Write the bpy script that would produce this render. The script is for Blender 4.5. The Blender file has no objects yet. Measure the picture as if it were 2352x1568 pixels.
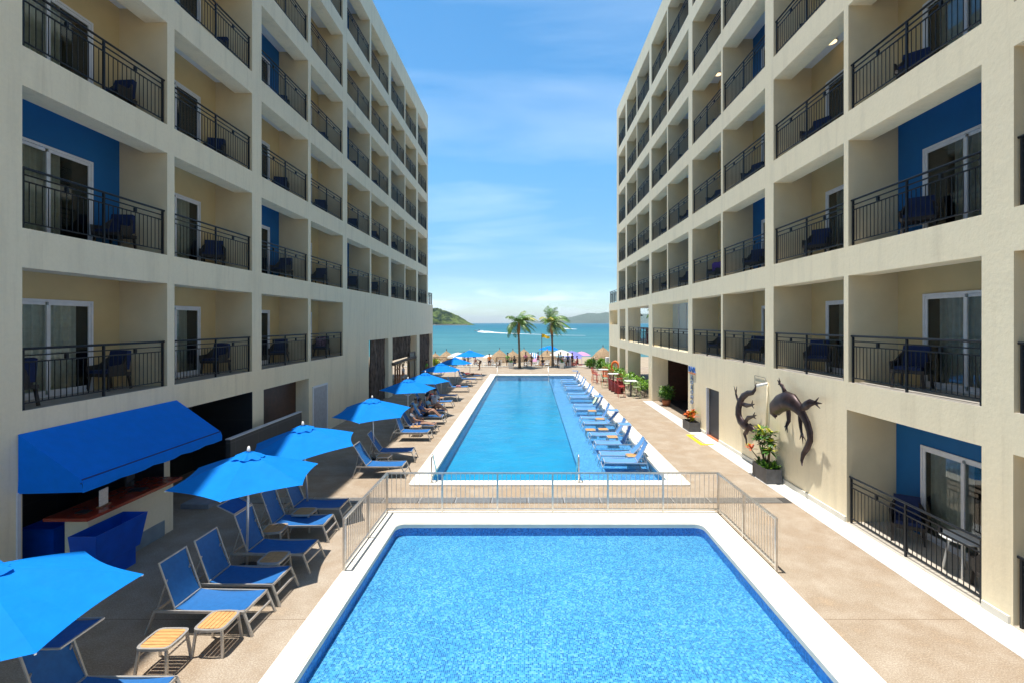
import bpy, math, random
from mathutils import Vector, Matrix
R = math.radians
scene = bpy.context.scene
col = scene.collection
rng = random.Random(7)

# ---------------------------------------------------------------- camera
CH = 4.9                       # camera height above the pool deck
FP = 1100.0                    # focal length in units of a 2352 px wide picture
VX, VY = 1213.0, 742.0         # vanishing point in that picture
cam_d = bpy.data.cameras.new('camera'); cam = bpy.data.objects.new('camera', cam_d); col.objects.link(cam)
cam.location = (0, 0, CH); cam.rotation_euler = (R(90), 0, 0)
cam_d.sensor_width = 36; cam_d.lens = 36*FP/2352
cam_d.shift_x = -(VX-1176)/2352; cam_d.shift_y = -(784-VY)/2352
cam_d.clip_start = 0.05; cam_d.clip_end = 60000
scene.camera = cam

# ---------------------------------------------------------------- world / sun
SUN_EL, SUN_TILT = 81.3, 0.152
w = bpy.data.worlds.new('World'); scene.world = w; w.use_nodes = True
nt = w.node_tree; N = nt.nodes; L = nt.links; N.clear()
out = N.new('ShaderNodeOutputWorld'); bg = N.new('ShaderNodeBackground'); L.new(bg.outputs[0], out.inputs[0])
sky = N.new('ShaderNodeTexSky'); sky.sky_type = 'NISHITA'; sky.sun_disc = False
sky.sun_elevation = R(SUN_EL); sky.sun_rotation = R(-90); sky.altitude = 0; sky.air_density = 1.0; sky.dust_density = 0.6; sky.ozone_density = 3.0
tc = N.new('ShaderNodeTexCoord'); sep = N.new('ShaderNodeSeparateXYZ'); L.new(tc.outputs['Generated'], sep.inputs[0])
# thin cirrus: noise over a flat cloud deck (direction divided by its height)
mz = N.new('ShaderNodeMath'); mz.operation = 'ADD'; mz.inputs[1].default_value = 0.12; L.new(sep.outputs[2], mz.inputs[0])
dv = N.new('ShaderNodeVectorMath'); dv.operation = 'DIVIDE'; L.new(tc.outputs['Generated'], dv.inputs[0])
cb = N.new('ShaderNodeCombineXYZ'); [L.new(mz.outputs[0], cb.inputs[i]) for i in range(3)]; L.new(cb.outputs[0], dv.inputs[1])
mp = N.new('ShaderNodeMapping'); mp.inputs['Scale'].default_value = (0.55, 1.5, 1); mp.inputs['Rotation'].default_value = (0, 0, R(12)); mp.inputs['Location'].default_value = (3.1, 0.35, 0)
L.new(dv.outputs[0], mp.inputs[0])
no = N.new('ShaderNodeTexNoise'); no.inputs['Scale'].default_value = 1.15; no.inputs['Detail'].default_value = 7; no.inputs['Roughness'].default_value = 0.5; no.inputs['Distortion'].default_value = 0.35
L.new(mp.outputs[0], no.inputs['Vector'])
cr = N.new('ShaderNodeValToRGB'); cr.color_ramp.elements[0].position = 0.50; cr.color_ramp.elements[0].color = (0,0,0,1); cr.color_ramp.elements[1].position = 0.82; cr.color_ramp.elements[1].color = (0.36,0.36,0.36,1)
L.new(no.outputs[0], cr.inputs[0])
# small cumulus near the horizon
mp2 = N.new('ShaderNodeMapping'); mp2.inputs['Scale'].default_value = (9, 9, 42); mp2.inputs['Location'].default_value = (2.2, 0.4, 0.3); L.new(tc.outputs['Generated'], mp2.inputs[0])
n2 = N.new('ShaderNodeTexNoise'); n2.inputs['Scale'].default_value = 1.0; n2.inputs['Detail'].default_value = 5; L.new(mp2.outputs[0], n2.inputs['Vector'])
c2 = N.new('ShaderNodeValToRGB'); c2.color_ramp.elements[0].position = 0.50; c2.color_ramp.elements[0].color = (0,0,0,1); c2.color_ramp.elements[1].position = 0.68; c2.color_ramp.elements[1].color = (0.7,0.7,0.7,1)
L.new(n2.outputs[0], c2.inputs[0])
bd = N.new('ShaderNodeValToRGB'); e = bd.color_ramp.elements; e[0].position = 0.012; e[0].color = (0,0,0,1); e[1].position = 0.03; e[1].color = (1,1,1,1)
e2 = e.new(0.05); e2.color = (1,1,1,1); e3 = e.new(0.085); e3.color = (0,0,0,1)
L.new(sep.outputs[2], bd.inputs[0])
ml = N.new('ShaderNodeMath'); ml.operation = 'MULTIPLY'; L.new(c2.outputs[0], ml.inputs[0]); L.new(bd.outputs[0], ml.inputs[1])
mx_ = N.new('ShaderNodeMath'); mx_.operation = 'MAXIMUM'; L.new(ml.outputs[0], mx_.inputs[0]); L.new(cr.outputs[0], mx_.inputs[1])
hs = N.new('ShaderNodeHueSaturation'); hs.inputs['Saturation'].default_value = 1.12; hs.inputs['Value'].default_value = 1.0; hs.inputs['Hue'].default_value = 0.497
L.new(sky.outputs[0], hs.inputs['Color'])
# sky shaped by elevation: brightened low down, dimmed overhead to deepen the deck's shade
er = N.new('ShaderNodeValToRGB'); el = er.color_ramp.elements; el[0].position = 0.0; el[0].color = (1.10, 1.30, 1.30, 1); el[1].position = 0.10; el[1].color = (0.70, 0.92, 1.06, 1)
for p_, c_ in ((0.30, (0.80, 1.22, 1.30)), (0.56, (0.68, 1.18, 1.28)), (0.78, (0.44, 0.55, 0.62)), (1.0, (0.28, 0.34, 0.40))):
    q_ = el.new(p_); q_.color = (*c_, 1)
L.new(sep.outputs[2], er.inputs[0])
mm = N.new('ShaderNodeMix'); mm.data_type = 'RGBA'; mm.blend_type = 'MULTIPLY'; mm.inputs[0].default_value = 1; L.new(hs.outputs[0], mm.inputs[6]); L.new(er.outputs[0], mm.inputs[7])
mix = N.new('ShaderNodeMix'); mix.data_type = 'RGBA'; L.new(mx_.outputs[0], mix.inputs[0]); L.new(mm.outputs[2], mix.inputs[6]); mix.inputs[7].default_value = (6.6, 7.9, 9.2, 1)
L.new(mix.outputs[2], bg.inputs[0]); bg.inputs[1].default_value = 0.118

sd = bpy.data.lights.new('sun', 'SUN'); sd.energy = 4.9; sd.angle = R(0.55); sd.color = (1.0, 0.955, 0.88)
sun = bpy.data.objects.new('sun', sd); col.objects.link(sun)
sun.rotation_euler = Vector((0.152, 0.004, -1.0)).to_track_quat('-Z', 'Y').to_euler(); sun.location = (-5, 0, 40)
scene.view_settings.view_transform = 'Standard'; scene.view_settings.look = 'None'
scene.view_settings.exposure = 0.54; scene.view_settings.gamma = 1
scene.cycles.max_bounces = 8; scene.cycles.diffuse_bounces = 5; scene.cycles.transparent_max_bounces = 16
scene.cycles.sample_clamp_indirect = 6

# ---------------------------------------------------------------- pixel helpers (2352-wide picture -> world)
def G(px, py, z=0.0):
    Y = FP*(CH-z)/(py-VY); return Vector(((px-VX)*Y/FP, Y, z))
def atY(px, py, Y): return Vector(((px-VX)*Y/FP, Y, CH-(py-VY)*Y/FP))
def atX(px, py, X):
    Y = X*FP/(px-VX); return Vector((X, Y, CH-(py-VY)*Y/FP))

# ---------------------------------------------------------------- materials
class NT:
    def __init__(s, name):
        s.m = bpy.data.materials.new(name); s.m.use_nodes = True; s.t = s.m.node_tree; s.t.nodes.clear()
        s.out = s.n('ShaderNodeOutputMaterial')
    def n(s, t, **k):
        x = s.t.nodes.new(t)
        for a, b in k.items(): setattr(x, a, b)
        return x
    def l(s, a, b): s.t.links.new(a, b)
    def math(s, op, a, b=None, c=None):
        x = s.n('ShaderNodeMath', operation=op)
        for i, v in enumerate((a, b, c)):
            if v is None: continue
            if isinstance(v, (int, float)): x.inputs[i].default_value = v
            else: s.l(v, x.inputs[i])
        return x.outputs[0]
    def mixc(s, f, a, b, blend='MIX'):
        x = s.n('ShaderNodeMix', data_type='RGBA', blend_type=blend)
        for i, v in ((0, f), (6, a), (7, b)):
            if isinstance(v, (int, float)): x.inputs[i].default_value = v
            elif isinstance(v, (tuple, list)): x.inputs[i].default_value = (*v[:3], 1)
            else: s.l(v, x.inputs[i])
        return x.outputs[2]
    def ramp(s, f, stops):
        x = s.n('ShaderNodeValToRGB'); r = x.color_ramp; s.l(f, x.inputs[0])
        while len(r.elements) < len(stops): r.elements.new(0.5)
        for e_, (p, c) in zip(r.elements, stops):
            e_.position = p; e_.color = (*c[:3], 1) if isinstance(c, (tuple, list)) else (c, c, c, 1)
        return x.outputs[0]
    def noise(s, scale, detail=3, rough=0.5, vec=None, dist=0.0, sc3=None):
        x = s.n('ShaderNodeTexNoise'); x.inputs['Scale'].default_value = scale; x.inputs['Detail'].default_value = detail
        x.inputs['Roughness'].default_value = rough; x.inputs['Distortion'].default_value = dist
        if vec is None:
            g = s.n('ShaderNodeNewGeometry'); vec = g.outputs['Position']
        if sc3:
            m_ = s.n('ShaderNodeMapping'); m_.inputs['Scale'].default_value = sc3; s.l(vec, m_.inputs[0]); vec = m_.outputs[0]
        s.l(vec, x.inputs['Vector']); return x.outputs[0]
    def bump(s, h, strength=0.3, dist=0.01):
        b = s.n('ShaderNodeBump'); b.inputs['Strength'].default_value = strength; b.inputs['Distance'].default_value = dist; s.l(h, b.inputs['Height']); return b.outputs[0]
    def bsdf(s, color, rough=0.6, metal=0.0, normal=None, spec=0.5, **k):
        b = s.n('ShaderNodeBsdfPrincipled')
        if isinstance(color, (tuple, list)): b.inputs['Base Color'].default_value = (*color[:3], 1)
        else: s.l(color, b.inputs['Base Color'])
        if isinstance(rough, (int, float)): b.inputs['Roughness'].default_value = rough
        else: s.l(rough, b.inputs['Roughness'])
        b.inputs['Metallic'].default_value = metal; b.inputs['Specular IOR Level'].default_value = spec
        if normal is not None: s.l(normal, b.inputs['Normal'])
        for a, v in k.items(): b.inputs[a].default_value = v
        s.l(b.outputs[0], s.out.inputs[0]); return b

def simple(name, c, rough=0.55, metal=0.0, var=0.12, scale=6.0, bump=0.0, bscale=60, spec=0.5, island=0.0, obj=False):
    t = NT(name)
    vec = None
    if obj: vec = t.n('ShaderNodeTexCoord').outputs['Object']
    f = t.noise(scale, 4, 0.55, vec)
    dark = tuple(x*(1-var) for x in c); lite = tuple(min(1, x*(1+var)) for x in c)
    cc = t.ramp(f, [(0.3, dark), (0.7, lite)])
    if island:
        g = t.n('ShaderNodeNewGeometry'); r_ = t.ramp(g.outputs['Random Per Island'], [(0, 1-island), (1, 1+island)])
        cc = t.mixc(1.0, cc, r_, 'MULTIPLY')
    nb = t.bump(t.noise(bscale, 3, 0.6, vec), bump, 0.01) if bump else None
    t.bsdf(cc, rough, metal, nb, spec); return t.m

def plaster(name, base, stain=0.16):
    t = NT(name)
    big = t.noise(0.35, 4, 0.6); mid = t.noise(2.2, 5, 0.6); fine = t.noise(14, 4, 0.65)
    streak = t.noise(1.0, 5, 0.6, sc3=(2.5, 2.5, 0.22)); drip = t.noise(1.0, 4, 0.7, sc3=(9, 9, 0.45))
    c = t.mixc(t.ramp(big, [(0.35, 0.0), (0.7, 0.55)]), base, tuple(x*y for x, y in zip(base, (0.93, 0.94, 0.97))))
    c = t.mixc(t.ramp(streak, [(0.5, 0.0), (0.78, stain*2.2)]), c, tuple(x*0.62 for x in base))
    c = t.mixc(t.ramp(drip, [(0.56, 0.0), (0.80, stain*1.7)]), c, tuple(x*y for x, y in zip(base, (0.55, 0.50, 0.46))))
    c = t.mixc(t.ramp(mid, [(0.4, 0.0), (0.75, 0.35)]), c, tuple(min(1, x*1.07) for x in base))
    c = t.mixc(t.ramp(fine, [(0.35, 0.12), (0.6, 0.0)]), c, tuple(x*0.7 for x in base))
    h = t.math('ADD', t.math('MULTIPLY', fine, 0.6), t.math('MULTIPLY', t.noise(3.5, 4, 0.6), 1.2))
    t.bsdf(c, 0.88, 0, t.bump(h, 0.18, 0.02), 0.25); return t.m

M = {}
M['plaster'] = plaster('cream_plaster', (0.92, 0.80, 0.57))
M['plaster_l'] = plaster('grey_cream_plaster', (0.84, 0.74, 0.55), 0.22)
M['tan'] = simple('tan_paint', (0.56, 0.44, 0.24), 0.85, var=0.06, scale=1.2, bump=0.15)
M['side'] = simple('shade_toned_side_plaster', (0.60, 0.505, 0.335), 0.85, var=0.07, scale=1.2, bump=0.15)  # balcony side walls: lack of sun put into a darker wall tone
M['blue_wall'] = simple('deep_blue_paint', (0.0, 0.11, 0.33), 0.75, var=0.08, scale=1.5, bump=0.1)
M['ceil'] = simple('white_ceiling_paint', (0.74, 0.76, 0.80), 0.9, var=0.04, scale=1.0)
M['tile_grey'] = simple('grey_floor_tile', (0.38, 0.35, 0.31), 0.6, var=0.15, scale=3)
M['rail'] = simple('dark_blue_grey_railing_paint', (0.010, 0.013, 0.018), 0.42, var=0.2, scale=9, spec=0.3)
M['alu'] = simple('white_window_frame', (0.66, 0.68, 0.74), 0.4, var=0.05)
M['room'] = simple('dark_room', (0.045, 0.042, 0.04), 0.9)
M['curtain'] = simple('pale_curtain', (0.72, 0.75, 0.72), 0.9, var=0.1, scale=9)
M['steel'] = simple('brushed_steel', (0.60, 0.57, 0.53), 0.33, 0.85, var=0.12, scale=12)
M['galv'] = simple('champagne_aluminium', (0.50, 0.47, 0.43), 0.42, 0.55, var=0.1, scale=10)
M['silver'] = simple('silver_tube', (0.68, 0.67, 0.66), 0.35, 0.6, var=0.06, scale=10)
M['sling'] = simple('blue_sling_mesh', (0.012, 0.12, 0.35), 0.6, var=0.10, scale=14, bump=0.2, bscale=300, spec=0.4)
M['sling_pool'] = simple('paler_blue_sling_mesh', (0.10, 0.27, 0.58), 0.55, var=0.10, scale=14, bump=0.2, bscale=300, spec=0.5)  # paler blue than the sling of the left row
M['teak'] = None
M['wicker'] = simple('dark_wicker', (0.022, 0.017, 0.015), 0.5, var=0.6, scale=55, bump=0.9, bscale=90)
M['cushion'] = simple('navy_cushion', (0.004, 0.017, 0.08), 0.85, var=0.15, scale=10)
M['white'] = simple('white_paint', (0.80, 0.80, 0.78), 0.5, var=0.04)
M['black'] = simple('black_rubber', (0.012, 0.012, 0.013), 0.6)
M['red'] = simple('red_plastic', (0.50, 0.035, 0.03), 0.4)
M['darkred'] = simple('dark_red_weave', (0.24, 0.018, 0.022), 0.5, var=0.3, scale=30)
M['orange'] = simple('orange_plastic', (0.78, 0.16, 0.02), 0.45)
M['lime'] = simple('pale_green_metal', (0.42, 0.52, 0.28), 0.4)
M['bluebin'] = simple('blue_fibreglass', (0.0, 0.08, 0.52), 0.3, var=0.12, scale=4)
M['counter_red'] = simple('red_brown_counter', (0.26, 0.035, 0.018), 0.22, var=0.2, scale=5)
M['slate'] = None
M['planter'] = simple('charcoal_planter', (0.10, 0.10, 0.105), 0.55, var=0.2, scale=7, bump=0.1)
M['iron'] = simple('patinated_sheet_metal', (0.050, 0.032, 0.033), 0.42, 0.55, var=0.45, scale=5, bump=0.15, bscale=18)
M['trunk'] = simple('palm_bark', (0.17, 0.13, 0.09), 0.9, var=0.35, scale=14, bump=0.6, bscale=40)
M['fibre'] = simple('palm_fibre', (0.36, 0.17, 0.06), 0.95, var=0.4, scale=20, bump=0.6)
M['frond'] = simple('palm_frond', (0.10, 0.20, 0.03), 0.45, var=0.35, scale=1.2, island=0.45)
M['frond_y'] = simple('yellowing_palm_frond', (0.42, 0.40, 0.05), 0.5, var=0.25, scale=2, island=0.35)
M['leaf'] = simple('green_leaf', (0.055, 0.16, 0.02), 0.4, var=0.3, scale=4, island=0.5)
M['leaf_l'] = simple('lime_green_leaf', (0.20, 0.38, 0.03), 0.4, var=0.3, scale=4, island=0.4)
M['leaf_y'] = simple('yellow_croton_leaf', (0.42, 0.42, 0.03), 0.35, var=0.3, scale=6, island=0.4)
M['leaf_o'] = simple('orange_croton_leaf', (0.58, 0.12, 0.02), 0.35, var=0.4, scale=6, island=0.4)
M['stem'] = simple('brown_stem', (0.12, 0.08, 0.04), 0.8)
M['soil'] = simple('soil', (0.05, 0.035, 0.025), 0.95)
M['log'] = simple('weathered_log', (0.115, 0.085, 0.07), 0.85, var=0.45, scale=3, bump=0.4, bscale=25, island=0.5)
M['wood'] = simple('varnished_wood', (0.27, 0.10, 0.035), 0.4, var=0.3, scale=5)
M['dkwood'] = simple('dark_wood', (0.055, 0.022, 0.015), 0.45, var=0.3, scale=5)
M['green_panel'] = simple('bright_green_paint', (0.07, 0.40, 0.005), 0.6)
M['glasswhite'] = simple('frosted_panel', (0.52, 0.58, 0.60), 0.35, var=0.08, scale=0.8)
M['yellow'] = simple('yellow_road_paint', (0.82, 0.55, 0.01), 0.7, var=0.15, scale=8)
M['flag'] = simple('yellow_flag_cloth', (0.82, 0.55, 0.03), 0.8)
M['terracotta'] = simple('terracotta', (0.45, 0.15, 0.06), 0.8)
M['letter_b'] = simple('blue_letter', (0.03, 0.13, 0.45), 0.4)
M['letter_o'] = simple('orange_letter', (0.75, 0.18, 0.02), 0.4)
M['letter_g'] = simple('grey_blue_letter', (0.20, 0.27, 0.42), 0.4)
M['shirt_w'] = simple('white_cotton', (0.66, 0.68, 0.72), 0.9)
M['shirt_g'] = simple('grey_cotton', (0.16, 0.18, 0.22), 0.9)
M['shirt_b'] = simple('blue_cotton', (0.05, 0.14, 0.36), 0.9)
M['shirt_lb'] = simple('light_blue_cotton', (0.30, 0.55, 0.70), 0.9)
M['shirt_k'] = simple('black_cotton', (0.015, 0.016, 0.018), 0.9)
M['shirt_r'] = simple('maroon_cotton', (0.20, 0.02, 0.03), 0.9)
M['shirt_o'] = simple('orange_cotton', (0.85, 0.24, 0.02), 0.9)
M['shirt_gr'] = simple('green_cotton', (0.18, 0.50, 0.08), 0.9)
M['shirt_p'] = simple('pink_cotton', (0.60, 0.18, 0.28), 0.9)
M['skin'] = simple('skin', (0.42, 0.22, 0.14), 0.55, var=0.08)
M['skin_d'] = simple('tanned_skin', (0.26, 0.13, 0.08), 0.55, var=0.08)
M['hair'] = simple('black_hair', (0.012, 0.010, 0.010), 0.5)
M['towel_p'] = simple('purple_towel', (0.16, 0.05, 0.42), 0.95, var=0.3, scale=20)
M['towel_g'] = simple('pale_green_towel', (0.55, 0.72, 0.45), 0.95, var=0.2, scale=20)
M['towel_w'] = simple('white_towel', (0.75, 0.76, 0.78), 0.95)

# umbrella canvas: lets part of the sun through
def canvas(name, c, transl=0.35):
    t = NT(name); f = t.noise(5, 3, 0.5)
    cc = t.ramp(f, [(0.3, tuple(x*0.92 for x in c)), (0.7, c)])
    wv = t.bump(t.noise(2.6, 3, 0.5), 0.45, 0.07)
    d = t.n('ShaderNodeBsdfPrincipled'); t.l(cc, d.inputs['Base Color']); d.inputs['Roughness'].default_value = 0.8; t.l(wv, d.inputs['Normal']); d.inputs['Specular IOR Level'].default_value = 0.2
    tr = t.n('ShaderNodeBsdfTranslucent'); t.l(cc, tr.inputs[0])
    m_ = t.n('ShaderNodeMixShader'); m_.inputs[0].default_value = transl; t.l(d.outputs[0], m_.inputs[1]); t.l(tr.outputs[0], m_.inputs[2]); t.l(m_.outputs[0], t.out.inputs[0]); return t.m
M['canvas'] = canvas('azure_canvas', (0.0, 0.235, 0.80), 0.18)
M['awning'] = canvas('royal_blue_canvas', (0.0, 0.24, 1.0), 0.2)
M['canvas_w'] = canvas('white_canvas', (0.8, 0.78, 0.68)); M['canvas_pu'] = canvas('lilac_canvas', (0.30, 0.30, 0.78)); M['canvas_pk'] = canvas('pink_canvas', (0.75, 0.40, 0.62))

def glass():
    t = NT('window_glass'); gl = t.n('ShaderNodeBsdfGlossy'); gl.inputs['Roughness'].default_value = 0.02; gl.inputs[0].default_value = (0.9, 0.95, 1, 1)
    tr = t.n('ShaderNodeBsdfTransparent'); tr.inputs[0].default_value = (0.74, 0.80, 0.80, 1)
    fr = t.n('ShaderNodeFresnel'); fr.inputs[0].default_value = 1.75
    m_ = t.n('ShaderNodeMixShader'); t.l(fr.outputs[0], m_.inputs[0]); t.l(tr.outputs[0], m_.inputs[1]); t.l(gl.outputs[0], m_.inputs[2]); t.l(m_.outputs[0], t.out.inputs[0]); return t.m
M['glass'] = glass()

def water(name, tint, bscale, bstr):
    t = NT(name); gl = t.n('ShaderNodeBsdfGlossy'); gl.inputs['Roughness'].default_value = 0.03
    tr = t.n('ShaderNodeBsdfTransparent'); tr.inputs[0].default_value = (*tint, 1)
    h = t.math('ADD', t.noise(bscale, 4, 0.6, dist=0.6), t.math('MULTIPLY', t.noise(bscale*0.3, 2, 0.5), 1.5))
    b = t.bump(h, bstr, 0.03); t.l(b, gl.inputs['Normal'])
    fr = t.n('ShaderNodeFresnel'); fr.inputs[0].default_value = 1.26; t.l(b, fr.inputs['Normal'])
    m_ = t.n('ShaderNodeMixShader'); t.l(fr.outputs[0], m_.inputs[0]); t.l(tr.outputs[0], m_.inputs[1]); t.l(gl.outputs[0], m_.inputs[2]); t.l(m_.outputs[0], t.out.inputs[0]); return t.m
M['water'] = water('pool_water', (0.86, 0.97, 1.0), 5.0, 0.45)
M['water2'] = water('long_pool_water', (0.62, 0.95, 1.0), 2.2, 0.9)

def mosaic(name, cols, tile=0.03, grout=(0.35, 0.62, 0.85), gw=0.1, coarse=0.25, ripple=0.012):
    """small square glass tiles, each of its own blue; world coordinates, nudged a little by the ripple above"""
    t = NT(name); g = t.n('ShaderNodeNewGeometry'); pos = g.outputs['Position']
    rp = t.n('ShaderNodeTexNoise'); rp.inputs['Scale'].default_value = 4.0; rp.inputs['Detail'].default_value = 3; t.l(pos, rp.inputs['Vector'])
    sub = t.n('ShaderNodeVectorMath', operation='SUBTRACT'); t.l(rp.outputs['Color'], sub.inputs[0]); sub.inputs[1].default_value = (0.5, 0.5, 0.5)
    scl = t.n('ShaderNodeVectorMath', operation='SCALE'); t.l(sub.outputs[0], scl.inputs[0]); scl.inputs['Scale'].default_value = ripple*6
    ad = t.n('ShaderNodeVectorMath', operation='ADD'); t.l(pos, ad.inputs[0]); t.l(scl.outputs[0], ad.inputs[1])
    dv_ = t.n('ShaderNodeVectorMath', operation='SCALE'); t.l(ad.outputs[0], dv_.inputs[0]); dv_.inputs['Scale'].default_value = 1/tile
    off = t.n('ShaderNodeVectorMath', operation='ADD'); t.l(dv_.outputs[0], off.inputs[0]); off.inputs[1].default_value = (0.37, 0.37, 0.37)
    fl = t.n('ShaderNodeVectorMath', operation='FLOOR'); t.l(off.outputs[0], fl.inputs[0])
    frc = t.n('ShaderNodeVectorMath', operation='FRACTION'); t.l(off.outputs[0], frc.inputs[0])
    wn = t.n('ShaderNodeTexWhiteNoise', noise_dimensions='3D'); t.l(fl.outputs[0], wn.inputs['Vector'])
    n_ = t.noise(9.0, 3, 0.6); n3 = t.noise(0.9, 3, 0.5)
    f = t.math('ADD', t.math('MULTIPLY', wn.outputs['Value'], 0.85), t.math('MULTIPLY', t.math('SUBTRACT', n_, 0.5), coarse*3.2))
    f = t.math('ADD', f, t.math('MULTIPLY', t.math('SUBTRACT', n3, 0.5), 0.35))
    k = len(cols); c = t.ramp(f, [(0.08+0.84*i/(k-1), cc) for i, cc in enumerate(cols)])
    sx = t.n('ShaderNodeSeparateXYZ'); t.l(frc.outputs[0], sx.inputs[0])
    nrm = t.n('ShaderNodeSeparateXYZ'); t.l(g.outputs['Normal'], nrm.inputs[0])
    ln = []
    for i in range(3):
        e_ = t.math('LESS_THAN', sx.outputs[i], gw); flat = t.math('LESS_THAN', t.math('ABSOLUTE', nrm.outputs[i]), 0.7)
        ln.append(t.math('MULTIPLY', e_, flat))
    gr = t.math('MAXIMUM', t.math('MAXIMUM', ln[0], ln[1]), ln[2])
    c = t.mixc(gr, c, grout); t.bsdf(c, 0.3, 0, None, 0.4); return t.m
M['mosaic'] = mosaic('blue_glass_mosaic', [(0.01, 0.11, 0.30), (0.03, 0.22, 0.42), (0.075, 0.34, 0.52), (0.22, 0.46, 0.59)], 0.030, grout=(0.20,0.42,0.66), coarse=0.07, ripple=0.003)
M['mosaic_s'] = mosaic('pale_blue_mosaic', [(0.05, 0.15, 0.42), (0.11, 0.26, 0.54), (0.20, 0.37, 0.63), (0.32, 0.50, 0.71)], 0.04, grout=(0.25,0.38,0.62), coarse=0.08, ripple=0.004)
M['mosaic_w'] = mosaic('deep_blue_mosaic_wall', [(0.0, 0.10, 0.38), (0.01, 0.19, 0.58), (0.04, 0.28, 0.70)], 0.034, grout=(0.10, 0.28, 0.5), coarse=0.1)
def deepfloor():
    t = NT('cyan_pool_plaster'); a = t.noise(0.8, 5, 0.6); b = t.noise(6, 4, 0.6, dist=1.0)
    c = t.ramp(t.math('ADD', t.math('MULTIPLY', a, 0.7), t.math('MULTIPLY', b, 0.3)), [(0.35, (0.0, 0.205, 0.38)), (0.65, (0.0, 0.28, 0.46))]); t.bsdf(c, 0.6); return t.m
M['deep'] = deepfloor()
M['pale_step'] = simple('pale_cyan_step', (0.10, 0.50, 0.70), 0.6)

def deckm():
    t = NT('exposed_aggregate_deck'); g = t.n('ShaderNodeNewGeometry'); pos = g.outputs['Position']
    fine = t.noise(48, 2, 0.75); mid = t.noise(17, 3, 0.6); big = t.noise(0.32, 4, 0.6); pat = t.noise(1.4, 5, 0.65)
    c = t.ramp(big, [(0.36, (0.30, 0.225, 0.155)), (0.64, (0.32, 0.255, 0.185))])
    c = t.mixc(t.ramp(pat, [(0.42, 0.0), (0.72, 0.5)]), c, (0.52, 0.46, 0.38))
    c = t.mixc(t.ramp(pat, [(0.28, 0.5), (0.42, 0.0)]), c, (0.46, 0.335, 0.215))
    c = t.mixc(t.ramp(fine, [(0.36, 0.5), (0.5, 0.0)]), c, (0.19, 0.14, 0.105))
    c = t.mixc(t.ramp(fine, [(0.53, 0.0), (0.68, 0.4)]), c, (0.66, 0.58, 0.46))
    c = t.mixc(t.ramp(mid, [(0.35, 0.25), (0.5, 0.0)]), c, (0.33, 0.26, 0.2))
    sp = t.n('ShaderNodeSeparateXYZ'); t.l(pos, sp.inputs[0])
    md = t.math('MODULO', t.math('ADD', sp.outputs[1], 7.07), 7.5)
    ln = t.math('LESS_THAN', t.math('ABSOLUTE', t.math('SUBTRACT', md, 0.0)), 0.014)
    c = t.mixc(ln, c, (0.2, 0.14, 0.09))
    t.bsdf(c, 0.85, 0, t.bump(fine, 0.4, 0.006), 0.2); return t.m
M['deck'] = deckm()
M['coping'] = simple('cream_coping', (0.74, 0.70, 0.61), 0.75, var=0.08, scale=2.2, bump=0.12, bscale=50)
def tilesm(name, c, size, gc, rough=0.5, ax=(0, 1)):
    t = NT(name); g = t.n('ShaderNodeNewGeometry'); sp = t.n('ShaderNodeSeparateXYZ'); t.l(g.outputs['Position'], sp.inputs[0])
    ls = []
    for a, s_ in zip(ax, size):
        fr = t.math('FRACT', t.math('ADD', t.math('DIVIDE', sp.outputs[a], s_), 200.13)); ls.append(t.math('LESS_THAN', fr, 0.012/s_*1.0))
    gr = t.math('MAXIMUM', ls[0], ls[1]); n_ = t.noise(2.5, 4, 0.6)
    cc = t.ramp(n_, [(0.3, tuple(x*0.88 for x in c)), (0.7, tuple(min(1, x*1.06) for x in c))])
    t.bsdf(t.mixc(gr, cc, gc), rough, 0, None, 0.4); return t.m
M['strip'] = tilesm('white_stone_strip', (0.66, 0.65, 0.62), (0.6, 1.2), (0.48, 0.46, 0.42))
M['patio'] = tilesm('patio_tile', (0.52, 0.47, 0.40), (0.6, 0.6), (0.3, 0.27, 0.22))
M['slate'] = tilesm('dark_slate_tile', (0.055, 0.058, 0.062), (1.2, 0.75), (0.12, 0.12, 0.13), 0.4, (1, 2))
M['slate_in'] = tilesm('shade_black_slate_tile', (0.028, 0.030, 0.034), (0.9, 0.9), (0.06, 0.06, 0.065), 0.4, (1, 2))  # slate blackened to carry the shade inside openings and recesses

def teak(axis):
    t = NT('teak_slats'); tcn = t.n('ShaderNodeTexCoord'); v = tcn.outputs['Object']
    f = t.noise(4, 4, 0.6, v, sc3=(9, 1.5, 1) if axis else (1.5, 9, 1))
    t.bsdf(t.ramp(f, [(0.3, (0.50, 0.24, 0.075)), (0.7, (0.68, 0.37, 0.14))]), 0.55); return t.m
M['teak'] = teak(0)

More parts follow.
